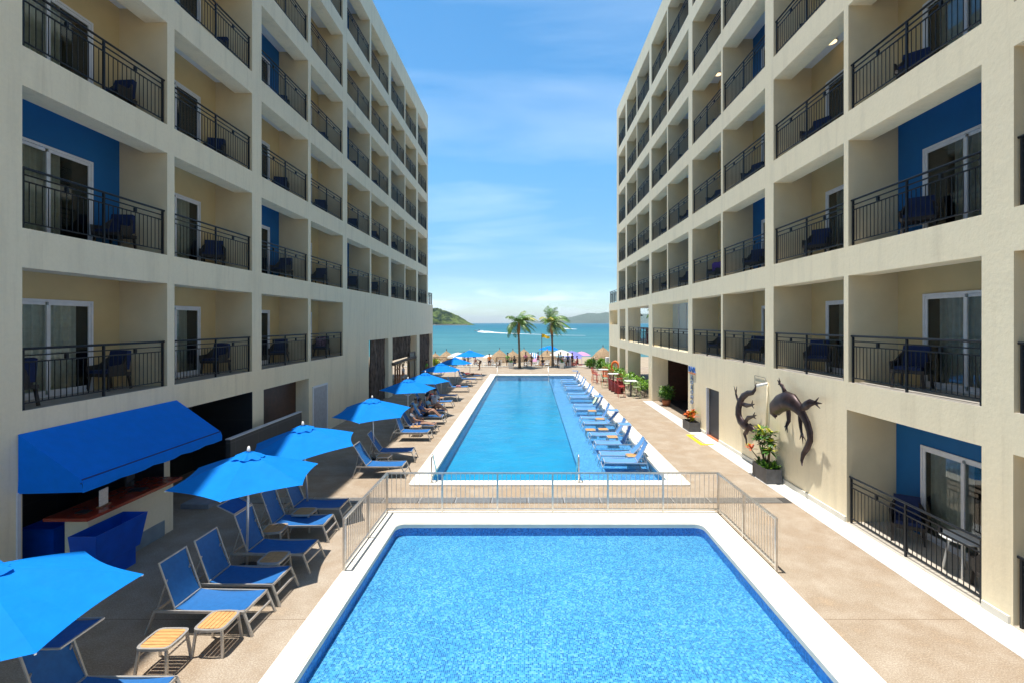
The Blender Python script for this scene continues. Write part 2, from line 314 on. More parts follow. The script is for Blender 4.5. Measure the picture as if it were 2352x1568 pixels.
def thatch():
    t = NT('dry_thatch'); tcn = t.n('ShaderNodeNewGeometry'); f = t.noise(3.0, 5, 0.7, tcn.outputs['Position'], sc3=(5, 5, 1.2))
    c = t.ramp(f, [(0.3, (0.10, 0.062, 0.038)), (0.5, (0.36, 0.25, 0.15)), (0.7, (0.60, 0.44, 0.28))])
    t.bsdf(c, 0.95, 0, t.bump(f, 0.8, 0.05), 0.1); return t.m
M['thatch'] = thatch()
def sandm():
    t = NT('beach_sand'); f = t.noise(0.8, 5, 0.6); t.bsdf(t.ramp(f, [(0.3, (0.30, 0.235, 0.16)), (0.7, (0.42, 0.345, 0.25))]), 0.95, 0, t.bump(f, 0.4, 0.1), 0.1); return t.m
M['sand'] = sandm()
def seam():
    t = NT('sea_water'); g = t.n('ShaderNodeNewGeometry'); pos = g.outputs['Position']
    sp = t.n('ShaderNodeSeparateXYZ'); t.l(pos, sp.inputs[0])
    d = t.n('ShaderNodeMapRange'); d.inputs[1].default_value = 80; d.inputs[2].default_value = 900; t.l(sp.outputs[1], d.inputs[0])
    base = t.ramp(d.outputs[0], [(0.0, (0.085, 0.205, 0.20)), (0.12, (0.045, 0.18, 0.205)), (0.5, (0.012, 0.135, 0.19)), (1.0, (0.003, 0.11, 0.185))])
    wv = t.noise(1.0, 5, 0.65, pos, sc3=(0.10, 0.55, 1)); w2 = t.noise(1.0, 4, 0.6, pos, sc3=(0.012, 0.05, 1))
    c = t.mixc(t.ramp(wv, [(0.48, 0.0), (0.66, 0.55)]), base, (0.15, 0.31, 0.31))
    c = t.mixc(t.ramp(w2, [(0.4, 0.45), (0.6, 0.0)]), c, (0.02, 0.11, 0.14))
    foam = t.noise(1.0, 3, 0.7, pos, sc3=(0.35, 1.2, 1)); c = t.mixc(t.ramp(foam, [(0.735, 0.0), (0.78, 0.7)]), c, (0.7, 0.8, 0.8))
    bh = t.math('ADD', t.noise(1.0, 4, 0.6, pos, sc3=(0.5, 1.6, 1)), wv)
    t.bsdf(c, 0.55, 0, t.bump(bh, 0.4, 0.3), 0.12); return t.m
M['sea'] = seam()
def hillm(name, a, b, sc):
    t = NT(name); f = t.noise(sc, 6, 0.7); f2 = t.noise(sc*0.2, 3, 0.5); t.bsdf(t.ramp(t.math('ADD', t.math('MULTIPLY', f, 0.6), t.math('MULTIPLY', f2, 0.4)), [(0.44, a), (0.56, b)]), 0.95, 0, t.bump(f, 1.0, 12), 0.05); return t.m
M['hill'] = hillm('wooded_hillside', (0.008, 0.026, 0.012), (0.125, 0.175, 0.045), 0.045)
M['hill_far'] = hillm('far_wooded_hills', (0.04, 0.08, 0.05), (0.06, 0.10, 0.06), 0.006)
M['rock'] = simple('shore_rock', (0.16, 0.14, 0.12), 0.95, var=0.5, scale=0.08)
t_ = NT('lit_lamp'); em = t_.n('ShaderNodeEmission'); em.inputs[0].default_value = (1, 0.72, 0.38, 1); em.inputs[1].default_value = 1.6; t_.l(em.outputs[0], t_.out.inputs[0]); M['lamp'] = t_.m
def stripem():
    t = NT('blue_white_stripes'); v = t.n('ShaderNodeTexCoord').outputs['Object']; sp = t.n('ShaderNodeSeparateXYZ'); t.l(v, sp.inputs[0])
    f = t.math('GREATER_THAN', t.math('FRACT', t.math('MULTIPLY', t.math('ADD', sp.outputs[0], 10), 3.2)), 0.5); t.bsdf(t.mixc(f, (0.8, 0.8, 0.8), (0.02, 0.2, 0.6)), 0.8); return t.m
M['stripe'] = stripem()

# ---------------------------------------------------------------- mesh builder
class MB:
    def __init__(s): s.v = []; s.f = []
    def quad(s, a, b, c, d):
        i = len(s.v); s.v += [tuple(a), tuple(b), tuple(c), tuple(d)]; s.f.append((i, i+1, i+2, i+3)); return s
    def box(s, x0, x1, y0, y1, z0, z1, top=1.0, mat=None):
        cx, cy = (x0+x1)/2, (y0+y1)/2; i = len(s.v)
        p = []
        for z, k in ((z0, 1.0), (z1, top)):
            for x, y in ((x0, y0), (x1, y0), (x1, y1), (x0, y1)): p.append(Vector((cx+(x-cx)*k, cy+(y-cy)*k, z)))
        if mat is not None: p = [mat @ q for q in p]
        s.v += [tuple(q) for q in p]
        s.f += [tuple(i+k for k in f) for f in ((3,2,1,0),(4,5,6,7),(0,1,5,4),(1,2,6,5),(2,3,7,6),(3,0,4,7))]; return s
    def bar(s, a, b, w, h=None, up=(0,0,1)):
        """rectangular bar between two points"""
        a, b = Vector(a), Vector(b); h = h or w; d = (b-a).normalized(); u = Vector(up)
        if abs(d.dot(u)) > 0.98: u = Vector((0, 1, 0))
        r_ = d.cross(u).normalized(); u = r_.cross(d).normalized(); i = len(s.v)
        for p in (a, b):
            for e_, g in ((-1,-1),(1,-1),(1,1),(-1,1)): s.v.append(tuple(p+r_*e_*w/2+u*g*h/2))
        s.f += [tuple(i+k for k in f) for f in ((0,1,2,3),(7,6,5,4),(0,4,5,1),(1,5,6,2),(2,6,7,3),(3,7,4,0))]; return s
    def tube(s, pts, rad, n=8, cap=True, flat=1.0, up=(0,0,1)):
        pts = [Vector(p) for p in pts]
        if not isinstance(rad, (list, tuple)): rad = [rad]*len(pts)
        base = len(s.v); prev = None
        for k, p in enumerate(pts):
            d = (pts[min(k+1, len(pts)-1)]-pts[max(k-1, 0)]).normalized()
            if prev is None:
                u = Vector(up)
                if abs(d.dot(u)) > 0.95: u = Vector((1, 0, 0))
                r_ = d.cross(u).normalized()
            else: r_ = (prev - d*prev.dot(d)).normalized()
            prev = r_; u = r_.cross(d)
            for j in range(n):
                a = 2*math.pi*j/n; s.v.append(tuple(p + r_*math.cos(a)*rad[k] + u*math.sin(a)*rad[k]*flat))
        for k in range(len(pts)-1):
            for j in range(n):
                a = base+k*n+j; b = base+k*n+(j+1)%n; s.f.append((a, b, b+n, a+n))
        if cap:
            s.f.append(tuple(base+j for j in range(n))[::-1]); s.f.append(tuple(base+(len(pts)-1)*n+j for j in range(n)))
        return s
    def lathe(s, prof, n=16, c=(0,0,0), jag=None):
        base = len(s.v)
        for r_, z in prof:
            for j in range(n):
                a = 2*math.pi*j/n; k = 1+(jag[j] if jag else 0)*(1 if (r_, z) == prof[0] else 0.4)
                s.v.append((c[0]+math.cos(a)*r_*k, c[1]+math.sin(a)*r_*k, c[2]+z))
        for k in range(len(prof)-1):
            for j in range(n):
                a = base+k*n+j; b = base+k*n+(j+1)%n; s.f.append((a, b, b+n, a+n))
        return s
    def leaf(s, p, d, L_, W_, up=(0,0,1), droop=0.0):
        p = Vector(p); d = Vector(d).normalized(); u = Vector(up); r_ = d.cross(u)
        if r_.length < 1e-3: r_ = Vector((1, 0, 0))
        r_.normalize(); m_ = p+d*L_*0.5; e_ = p+d*L_-Vector((0, 0, droop*L_)); i = len(s.v)
        s.v += [tuple(p), tuple(m_+r_*W_/2), tuple(e_), tuple(m_-r_*W_/2)]; s.f.append((i, i+1, i+2, i+3)); return s
    def build(s, name, mat, parent=None, smooth=False, mods=None, loc=None):
        me = bpy.data.meshes.new(name); me.from_pydata(s.v, [], s.f)
        if mat is not None: me.materials.append(mat)
        if smooth:
            for p in me.polygons: p.use_smooth = True
        me.update(); o = bpy.data.objects.new(name, me); col.objects.link(o)
        if parent is not None: o.parent = parent
        if loc: o.location = loc
        return o

def tag(o, label=None, cat=None, group=None, kind=None):
    if label: o['label'] = label
    if cat: o['category'] = cat
    if group: o['group'] = group
    if kind: o['kind'] = kind
    return o
def empty(name, loc=(0,0,0), rz=0.0, label=None, cat=None, group=None):
    o = bpy.data.objects.new(name, None); col.objects.link(o); o.location = loc; o.rotation_euler = (0, 0, rz); o.empty_display_size = 0.2
    return tag(o, label, cat, group)
def struct(name, mb, mat, smooth=False): return tag(mb.build(name, mat, smooth=smooth), kind='structure')
def children(o): return list(kids.get(o.name, ())) if False else [c for c in o.children]
def copy_tree(o, loc=None, rz=None, label=None, parent=None):
    c = o.copy(); col.objects.link(c)
    if parent is not None: c.parent = parent
    for ch in list(o.children): copy_tree(ch, parent=c)
    if loc is not None: c.location = loc
    if rz is not None: c.rotation_euler = (0, 0, rz)
    if label: c['label'] = label
    return c
ORD = ['first','second','third','fourth','fifth','sixth','seventh','eighth','ninth','tenth','eleventh','twelfth','thirteenth','fourteenth','fifteenth','sixteenth','seventeenth','eighteenth','nineteenth','twentieth']
# ================================================================ GROUND, POOLS, SEA
WL = -0.07
def rrect(x0, x1, y0, y1, r, n=7):
    pts = []
    for cx, cy, a0 in ((x1-r, y0+r, -90), (x1-r, y1-r, 0), (x0+r, y1-r, 90), (x0+r, y0+r, 180)):
        for k in range(n+1):
            a = R(a0+90*k/n); pts.append((cx+r*math.cos(a), cy+r*math.sin(a)))
    return pts
def ring(mb, inner, outer, z):
    n = len(inner)
    for i in range(n):
        j = (i+1) % n
        mb.quad((*outer[i], z), (*outer[j], z), (*inner[j], z), (*inner[i], z))
def wall(mb, pts, z0, z1, flip=False):
    n = len(pts)
    for i in range(n):
        j = (i+1) % n; a, b = (pts[i], pts[j]) if not flip else (pts[j], pts[i])
        mb.quad((*a, z0), (*b, z0), (*b, z1), (*a, z1))
def coping(name, inr, outr, r_in):
    a = rrect(*inr, r_in); b = rrect(*outr, 0.12); lip = rrect(inr[0]-.025, inr[1]+.025, inr[2]-.025, inr[3]+.025, r_in+.025)
    mb = MB(); ring(mb, lip, b, 0.045)
    ring(mb, a, lip, 0.03)      # softened inner lip, 1.5 cm lower
    n = len(a)
    for i in range(n):
        j = (i+1) % n; mb.quad((*lip[i], .03), (*lip[j], .03), (*lip[j], .045), (*lip[i], .045))
    wall(mb, b, -0.05, 0.045); wall(mb, a, -0.06, 0.03, True)
    struct(name, mb, M['coping'])
NP_IN = (-3.18, 4.22, 1.6, 11.62); NP_OUT = (-3.65, 4.85, 1.0, 12.42)
LP_IN = (-3.06, 4.32, 14.86, 45.0); LP_OUT = (-3.62, 4.93, 14.42, 45.9)
coping('pool_coping', NP_IN, NP_OUT, 0.20); coping('pool_coping', LP_IN, LP_OUT, 0.14)
def pool(inr, r_in, depth, mwall, mfloor, mw):
    a = rrect(*inr, r_in); mb = MB(); wall(mb, a, -depth, -0.06, True); struct('pool_wall', mb, mwall)
    x0, x1, y0, y1 = inr
    w_ = MB(); w_.v = [(x, y, WL) for x, y in a]; w_.f = [tuple(range(len(a)))]; struct('pool_water', w_, mw)
    return a
a_ = pool(NP_IN, 0.20, 0.25, M['mosaic_w'], M['mosaic'], M['water'])
fl = MB(); fl.v = [(x, y, -0.25) for x, y in a_]; fl.f = [tuple(range(len(a_)))]; struct('pool_floor', fl, M['mosaic'])
a_ = pool(LP_IN, 0.14, 0.5, M['deep'], M['deep'], M['water2'])
SX0, SX1 = 1.78, 1.98     # the shelf edge drifts slightly
fl = MB(); fl.quad((-3.06, 14.86, -0.5), (SX0, 14.86, -0.5), (SX1, 45, -0.5), (-3.06, 45, -0.5)); struct('pool_floor', fl, M['deep'])
sh = MB(); sh.quad((SX0, 14.86, -0.30), (4.32, 14.86, -0.30), (4.32, 45, -0.30), (SX1, 45, -0.30)); struct('pool_shelf', sh, M['mosaic_s'])
sw = MB(); sw.quad((SX0, 14.86, -0.5), (SX1, 45, -0.5), (SX1, 45, -0.30), (SX0, 14.86, -0.30)); struct('pool_shelf_face', sw, M['deep'])
st = MB()
for k in range(4): st.box(-3.055, SX0-0.004, 14.865+0.3*k, 15.165+0.3*k, -0.495, -0.16-0.085*k)
struct('pool_steps', st, M['pale_step'])
# deck: one sheet with the two pool openings
dk = MB(); xs = [-60, NP_OUT[0]+.06, NP_OUT[1]-.06, 60]; ys = [-12, NP_OUT[2]+.06, NP_OUT[3]-.06, LP_OUT[2]+.06, LP_OUT[3]-.06, 54.2]
def cells(mb, xs, ys, holes, z):
    for i in range(len(xs)-1):
        for j in range(len(ys)-1):
            if (i, j) in holes: continue
            mb.quad((xs[i], ys[j], z), (xs[i+1], ys[j], z), (xs[i+1], ys[j+1], z), (xs[i], ys[j+1], z))
cells(dk, xs, ys, {(1, 1), (1, 3)}, 0.0)
dk.quad((-60, 54.2, -3.4), (60, 54.2, -3.4), (60, 54.2, 0), (-60, 54.2, 0)); struct('pool_deck', dk, M['deck'])
kb = MB()
for x0, x1 in ((-14, -1.2), (-1.15, 5.5), (5.55, 7.8)): kb.box(x0, x1, 53.75, 54.15, 0.004, 0.10)
struct('deck_edge_kerb', kb, M['coping'])
gd = MB().quad((-3000, -3000, -3.5), (3000, -3000, -3.5), (3000, 200, -3.5), (-3000, 200, -3.5)); struct('ground', gd, M['sand'])
sn = MB(); random.seed(3)
for i in range(60):
    for j in range(14):
        x0, x1 = -150+5*i, -145+5*i; y0, y1 = 54.2+3.2*j, 57.4+3.2*j
        zz = lambda y: -1.15-0.85*max(0, (y-66)/33)**1.3 if y > 66 else -1.15
        sn.quad((x0, y0, zz(y0)), (x1, y0, zz(y0)), (x1, y1, zz(y1)), (x0, y1, zz(y1)))
struct('sand', sn, M['sand']); struct('lower_terrace', MB().box(-16, 5.6, 54.21, 58.2, -1.3, -.30), M['deck'])
se = MB().quad((-30000, 84, -2.0), (30000, 84, -2.0), (30000, 30000, -2.0), (-30000, 30000, -2.0)); struct('sea', se, M['sea'])
sf = MB()
for k in range(2):
    yy = 90.5+3.5*k
    for i in range(40):
        x0 = -120+6*i; o0 = math.sin(i*1.3+k)*0.5; o1 = math.sin((i+1)*1.3+k)*0.5
        sf.quad((x0, yy+o0, -1.985), (x0+6, yy+o1, -1.985), (x0+6, yy+o1+0.7, -1.985), (x0, yy+o0+0.7, -1.985))
struct('surf_line', sf, M['white'])
# white stone strip along the right building, yellow marking, drain
MB_ = MB().box(7.24, 7.845, 3, 30.3, -0.05, 0.006); struct('paving_strip', MB_, M['strip'])
y_ = MB(); y_.quad(G(1596, 974, .01), G(1606, 974, .01), G(1632, 1012, .01), G(1618, 1012, .01))
y_ = MB(); x0, y0, y1 = 6.95, 21.1, 19.3; xr = x0+0.16
y_.box(x0, xr, y1, y0, -0.02, 0.012); y_.box(xr+.002, xr+0.40, y1, y1+0.16, -0.02, 0.012); y_.box(xr+.002, xr+0.24, y0-0.14, y0, -0.02, 0.012)
struct('yellow_floor_marking', y_, M['yellow'])
dr = tag(empty('drain_grate', (0, 13.27, 0)), 'long slotted steel drain grate crossing the deck between the two pools', 'drain grate')
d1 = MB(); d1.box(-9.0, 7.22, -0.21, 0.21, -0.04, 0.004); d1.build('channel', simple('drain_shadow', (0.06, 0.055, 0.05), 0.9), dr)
d2 = MB(); x = -9.0
while x < 7.0:
    x1 = min(x+0.98, 7.2)
    for k in range(8): d2.box(x+.02, x1-.02, -0.19+0.05*k, -0.165+0.05*k, 0.0, 0.016)
    d2.box(x-0.015, x+0.02, -0.2, 0.2, 0.0, 0.014); x += 1.0
d2.build('slats', M['galv'], dr)

# ---- hills and boats
def hill(name, prof, Y, depth, mat, base=-2.2):
    """ridge profile (X, height) at distance Y, sloping to the water both ways, broken by noise"""
    from mathutils import noise as mn
    mb = MB(); nx, ny = 300, 40; x0, x1 = prof[0][0], prof[-1][0]
    def hh(x):
        for (a, ha), (b, hb) in zip(prof, prof[1:]):
            if a <= x <= b: return ha+(hb-ha)*(x-a)/(b-a)
        return 0
    sc = 6.0/(x1-x0)
    for j in range(ny+1):
        v = j/ny; e_ = math.sin(math.pi*min(1, v*1.0))**0.6 if v < 1 else 0
        for i in range(nx+1):
            x = x0+(x1-x0)*i/nx; h = hh(x)*e_
            h *= 1+0.20*mn.noise(Vector((x*sc*2, v*3, 0)))+0.12*mn.noise(Vector((x*sc*9, v*12, 4)))+0.10*mn.noise(Vector((x*sc*40, v*30, 9))); mb.v.append((x, Y+depth*(v-0.5), base+max(0, h)))
    for j in range(ny):
        for i in range(nx):
            a = j*(nx+1)+i; mb.f.append((a, a+1, a+nx+2, a+nx+1))
    return struct(name, mb, mat, True)
hill('headland_hill', [(-900, 70), (-330, 48), (-298, 47), (-262, 44), (-237, 36), (-215, 25), (-198, 13), (-186, 6), (-176, 0)], 1500, 260, M['hill'])
rk = MB(); 
for k in range(60):
    x = -305+k*2.2; rk.box(x, x+3.5+rng.random()*3, 1366+rng.random()*3, 1374, -2.3, -0.5+rng.random()*2.2, 0.5)
struct('shore_rocks', rk, M['rock'])
hill('far_hills', [(400, 0), (560, 55), (700, 95), (860, 120), (980, 170), (1130, 190), (1300, 180), (1700, 200), (2600, 140)], 9000, 1500, M['hill_far'])
hill('far_hills', [(-600, 0), (-300, 35), (0, 70), (500, 60), (900, 30)], 14000, 1500, M['hill_far'])
def wake(pts, name='boat_wake'):
    mb = MB(); 
    for (ax, ay, aw), (bx, by, bw) in zip(pts, pts[1:]):
        A = G(ax, ay, -1.97); B = G(bx, by, -1.97); A1 = G(ax, ay-aw, -1.97); B1 = G(bx, by-bw, -1.97)
        mb.quad(A, B, B1, A1)
    return struct(name, mb, M['white'])
wake([(1096, 762.5, 0.6), (1103, 763.5, 2.6), (1112, 764.5, 4), (1122, 764.2, 3.6), (1135, 764.8, 2.0), (1150, 765.6, 1.6), (1175, 766.6, 1.2), (1200, 767.4, .8), (1240, 768.6, .5), (1300, 770.2, .35), (1345, 771.0, .3)])
wake([(1292, 755, .3), (1297, 755.6, 1.6), (1307, 756, 1.4), (1325, 756.5, .4)])
def boat(px, py, L_, label):
    p = G(px, py, -1.95); r_ = empty('speedboat', p, R(8), label, 'boat', 'speedboats out at sea')
    h = MB(); n = 8
    rows = []
    for k in range(n+1):
        u = k/n; x = -L_/2+L_*u; w_ = L_*0.17*(1-max(0, (u-0.45)/0.55)**2)+0.02; rows.append((x, w_))
    for z, kk in ((0.0, 0.75), (0.75, 1.0)):
        for x, w_ in rows: h.v.append((x, -w_*kk, z)); h.v.append((x, w_*kk, z))
    m_ = 2*(n+1)
    for k in range(n):
        a = 2*k; h.f += [(a, a+2, a+2+m_, a+m_), (a+1, a+1+m_, a+3+m_, a+3), (a+m_, a+2+m_, a+3+m_, a+1+m_)]
    h.f += [(0, m_, m_+1, 1)]; h.build('hull', M['white'], r_)
    MB().box(-0.3, 0.9, -0.5, 0.5, 0.75, 1.3, 0.7).build('windscreen', M['black'], r_)
    MB().box(-L_/2-0.25, -L_/2, -0.2, 0.2, 0.3, 1.2).build('outboard_motor', M['black'], r_)
boat(1100, 761, 7, 'white speedboat at the head of the long foam wake, out at sea')
boat(1299, 754.5, 7, 'white speedboat with a short wake behind the right palm tree crown')
# ================================================================ HOTEL BUILDINGS
def rail_mesh(L_, post_fr=(0, 0.5, 1), orn=(0.25, 0.75), H=1.08):
    mb = MB(); z0 = 0.10
    mb.tube([(0, -0.06, H+0.02), (0, L_+0.06, H+0.02)], 0.025, 8)
    mb.box(-.012, .012, 0, L_, H-0.115, H-0.09); mb.box(-.012, .012, 0, L_, H-0.235, H-0.21); mb.box(-.012, .012, 0, L_, z0-.012, z0+.012)
    for p in post_fr: y = p*L_; mb.box(-.02, .02, y-.02, y+.02, -0.06, H+0.0)
    for p in orn: y = p*L_; mb.box(-.026, .026, y-.026, y+.026, H-0.208, H-0.117)
    n = max(2, round(L_/0.118))
    for k in range(1, n):
        y = L_*k/n
        if min(abs(y-p*L_) for p in post_fr) < 0.05: continue
        mb.box(-.006, .006, y-.006, y+.006, z0+.012, H-0.235)
    me = bpy.data.meshes.new('railing'); me.from_pydata(mb.v, [], mb.f); me.materials.append(M['rail']); return me

def building(name, Xf, s, bays, F1, story, roof, Ytower, Ypod, extra, label, pm):
    root = empty(name, (Xf, 0, 0), 0, label, 'hotel building')
    X = lambda d: s*d            # local x, depth d behind the facade plane
    D, BEAM, OH, CR = 1.22, 0.57, 2.60, 0.36
    floors = [F1+story*k for k in range(6)]
    ops = []
    for f, z in enumerate(floors):
        for b, (y0, y1) in enumerate(bays):
            if f == 0 and y0 > extra['f1_limit']: continue
            ops.append(dict(y0=y0, y1=y1, z0=z, z1=z+OH, kind='balcony', f=f+1, b=b))
    ops += extra['ops']
    pod_top = floors[1]-0.02
    ys = sorted({-3.0, Ytower, Ypod} | {o['y0'] for o in ops} | {o['y1'] for o in ops}); zs = sorted({-0.05, pod_top, roof} | {o['z0'] for o in ops} | {o['z1'] for o in ops})
    fa = MB()
    def inside(y, z): return any(o['y0'] < y < o['y1'] and o['z0'] < z < o['z1'] for o in ops)
    def q(mb, a, b, c, d):       # keep winding consistent enough; materials are two-sided
        mb.quad(a, b, c, d)
    for i in range(len(ys)-1):
        for j in range(len(zs)-1):
            yc, zc = (ys[i]+ys[i+1])/2, (zs[j]+zs[j+1])/2
            if inside(yc, zc): continue
            if yc > Ytower and zc > pod_top: continue
            q(fa, (0, ys[i], zs[j]), (0, ys[i+1], zs[j]), (0, ys[i+1], zs[j+1]), (0, ys[i], zs[j+1]))
    BD = 9.0
    # tower end, podium top and end, roof, back
    fa.quad((0, Ytower, pod_top), (X(BD), Ytower, pod_top), (X(BD), Ytower, roof), (0, Ytower, roof))
    fa.quad((0, -3, roof), (0, Ytower, roof), (X(0.3), Ytower, roof), (X(0.3), -3, roof))
    fa.quad((X(0.3), -3, roof), (X(0.3), Ytower, roof), (X(0.3), Ytower, roof-0.9), (X(0.3), -3, roof-0.9))
    fa.quad((X(0.3), -3, roof-.9), (X(0.3), Ytower, roof-.9), (X(BD), Ytower, roof-.9), (X(BD), -3, roof-.9))
    fa.quad((X(BD), -3, extra['back_z']), (X(BD), Ytower, extra['back_z']), (X(BD), Ytower, roof), (X(BD), -3, roof))
    if extra['back_z'] > 0: fa.quad((X(BD), -3, -.05), (X(BD), extra['back_y'], -.05), (X(BD), extra['back_y'], extra['back_z']), (X(BD), -3, extra['back_z']))
    fa.quad((0, Ytower-.5, pod_top), (0, Ypod, pod_top), (X(BD), Ypod, pod_top), (X(BD), Ytower-.5, pod_top))
    fa.quad((0, -3, -.05), (X(BD), -3, -.05), (X(BD), -3, roof), (0, -3, roof))
    for zc0, zc1 in extra['end_solid']: fa.quad((0, Ypod, zc0), (X(BD), Ypod, zc0), (X(BD), Ypod, zc1), (0, Ypod, zc1))
    rails = {}
    for o in ops:
        y0, y1, z0, z1 = o['y0'], o['y1'], o['z0'], o['z1']; k = o['kind']
        if k == 'balcony':
            zc = z1+CR if o['f'] > 0 else z1
            bm = BEAM if o['f'] > 0 else D
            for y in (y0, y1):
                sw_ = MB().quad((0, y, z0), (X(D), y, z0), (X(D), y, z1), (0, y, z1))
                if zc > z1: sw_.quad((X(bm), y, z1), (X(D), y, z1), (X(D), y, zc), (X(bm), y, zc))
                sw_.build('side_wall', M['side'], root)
            fa.quad((0, y0, z1), (0, y1, z1), (X(bm), y1, z1), (X(bm), y0, z1))
            if zc > z1:
                fa.quad((X(bm), y0, z1), (X(bm), y1, z1), (X(bm), y1, zc), (X(bm), y0, zc))
                MB().quad((X(bm), y0, zc), (X(bm), y1, zc), (X(D), y1, zc), (X(D), y0, zc)).build('ceiling', M['ceil'], root)
            MB().quad((0, y0, z0), (0, y1, z0), (X(D), y1, z0), (X(D), y0, z0)).build('balcony_floor', M['tile_grey'] if z0 > 1 else M['patio'], root)
            blue = (o['b'] % 2 == 0 and o['f'] % 2 == 0 and o['b'] >= 0 and not o.get('first'))
            w_ = MB()
            d1 = y1-0.76; d0 = max(y0+.05, d1-2.13); dz = z0+2.1
            hasdoor = 0 <= o['b'] <= 6
            if hasdoor:
                w_.quad((X(D), y0, z0), (X(D), d0, z0), (X(D), d0, zc), (X(D), y0, zc)); w_.quad((X(D), d1, z0), (X(D), y1, z0), (X(D), y1, zc), (X(D), d1, zc))
                w_.quad((X(D), d0, dz), (X(D), d1, dz), (X(D), d1, zc), (X(D), d0, zc))
                door(root, X, D, d0, d1, z0, dz, (o['b']*3+o['f']*5) % 4 if o['b'] > 2 or (s < 0 and o['f'] > 2) else (4 if o['f'] == 0 and s > 0 else 3 if o['f'] % 2 else 1), o)
            else: w_.quad((X(D), y0, z0), (X(D), y1, z0), (X(D), y1, zc), (X(D), y0, zc))
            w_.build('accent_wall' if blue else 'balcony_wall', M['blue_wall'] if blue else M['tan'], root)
            if o.get('rail', True):
                L_ = round(y1-y0-0.14, 3)
                if L_ not in rails: rails[L_] = rail_mesh(L_)
                ro = bpy.data.objects.new('railing', rails[L_]); col.objects.link(ro); ro.parent = root; ro.location = (X(0.07), y0+0.07, z0+.02)
        else:
            dp = o.get('depth', 1.0)
            rv = MB() if o.get('dark') else fa
            for y in (y0, y1): rv.quad((0, y, z0), (X(dp), y, z0), (X(dp), y, z1), (0, y, z1))
            rv.quad((0, y0, z1), (0, y1, z1), (X(dp), y1, z1), (X(dp), y0, z1))
            if o.get('dark'): rv.build('recess_shade_lining', M['slate_in'], root)  # reveal faces coloured near-black as the shade within the opening
            if z0 > 0.3: fa.quad((0, y0, z0), (0, y1, z0), (X(dp), y1, z0), (X(dp), y0, z0))
            if k == 'recess':
                w_ = MB().quad((X(dp), y0, z0), (X(dp), y1, z0), (X(dp), y1, z1), (X(dp), y0, z1)); w_.build(o.get('pname', 'recess_wall'), o['mat'], root)
    fa.build('facade', pm, root)
    return root, X, floors, ops

door_cache = {}
def door(root, X, D, d0, d1, z0, z1, var, o):
    """white two-leaf sliding door with glass, a curtain and a dark room behind"""
    s_ = X(1); w_ = round(d1-d0, 3); key = (s_, w_, round(z1-z0, 2), var)
    if key not in door_cache:
        W, H = w_, z1-z0; F_ = MB(); t = 0.055
        def bx(mb, xa, xb, *r): mb.box(min(xa, xb), max(xa, xb), *r)
        bx(F_, s_*-.03, s_*.05, 0, t, 0, H); bx(F_, s_*-.03, s_*.05, W-t, W, 0, H); bx(F_, s_*-.03, s_*.05, t, W-t, H-t, H); bx(F_, s_*-.03, s_*.05, t, W-t, 0, 0.05)
        m_ = W/2
        bx(F_, s_*-.015, s_*.012, m_+.01, W-t-.002, 0.052, 0.14); bx(F_, s_*-.015, s_*.012, m_+.01, W-t-.002, H-t-.07, H-t-.002)
        bx(F_, s_*-.015, s_*.012, m_-.03, m_+.05, 0.141, H-t-.072); bx(F_, s_*-.015, s_*.012, W-t-.06, W-t-.002, 0.141, H-t-.072)
        bx(F_, s_*.02, s_*.045, t+.002, m_-.031, 0.052, 0.14); bx(F_, s_*.02, s_*.045, t+.002, t+.06, 0.141, H-t-.07); bx(F_, s_*.02, s_*.045, t+.002, m_-.031, H-t-.068, H-t-.002)
        gA = MB(); qa = [(0, m_+.04, .13), (0, W-t-.05, .13), (0, W-t-.05, H-t-.06), (0, m_+.04, H-t-.06)]; gA.quad(*(qa if s_ < 0 else qa[::-1]))
        gB = MB(); qb = [(s_*.033, t+.05, .13), (s_*.033, m_-.02, .13), (s_*.033, m_-.02, H-t-.06), (s_*.033, t+.05, H-t-.06)]; gB.quad(*(qb if s_ < 0 else qb[::-1]))
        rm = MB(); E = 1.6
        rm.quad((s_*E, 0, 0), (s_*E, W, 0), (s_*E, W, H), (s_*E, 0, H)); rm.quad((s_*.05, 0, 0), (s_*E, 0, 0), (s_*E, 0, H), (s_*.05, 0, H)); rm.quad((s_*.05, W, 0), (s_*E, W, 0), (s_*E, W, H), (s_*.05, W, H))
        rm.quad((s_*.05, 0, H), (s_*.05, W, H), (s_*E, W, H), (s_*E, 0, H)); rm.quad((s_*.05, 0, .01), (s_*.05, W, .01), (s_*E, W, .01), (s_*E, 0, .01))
        cu = MB(); a, b = {0: (0.1, 0.75), 1: (0.05, 1.5), 2: (1.15, 1.75), 3: (0.05, 1.88), 4: (1.0, 2.05)}[var]; n = 60
        for k in range(n+1):
            y = a+(b-a)*k/n; x = s_*(0.16+0.03*math.sin(k*1.15)+0.012*math.sin(k*0.37)); cu.v += [(x, y, 0.04), (x, y, H-.03)]
        cu.f = [(2*k, 2*k+2, 2*k+3, 2*k+1) for k in range(n)]
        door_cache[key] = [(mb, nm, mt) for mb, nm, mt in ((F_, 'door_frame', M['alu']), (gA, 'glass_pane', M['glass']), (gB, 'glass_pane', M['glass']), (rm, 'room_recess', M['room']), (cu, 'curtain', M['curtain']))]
        door_cache[key] = [(m2.build(nm, mt).data, nm) for m2, nm, mt in door_cache[key]]
        for me, nm in door_cache[key]:
            for oo in [x for x in bpy.data.objects if x.data == me]: bpy.data.objects.remove(oo)
    lst = door_cache[key]
    fr = bpy.data.objects.new('sliding_door', lst[0][0]); col.objects.link(fr); fr.parent = root; fr.location = (X(D), d0, z0)
    for me, nm in lst[1:]:
        c_ = bpy.data.objects.new(nm, me); col.objects.link(c_); c_.parent = fr
    return fr

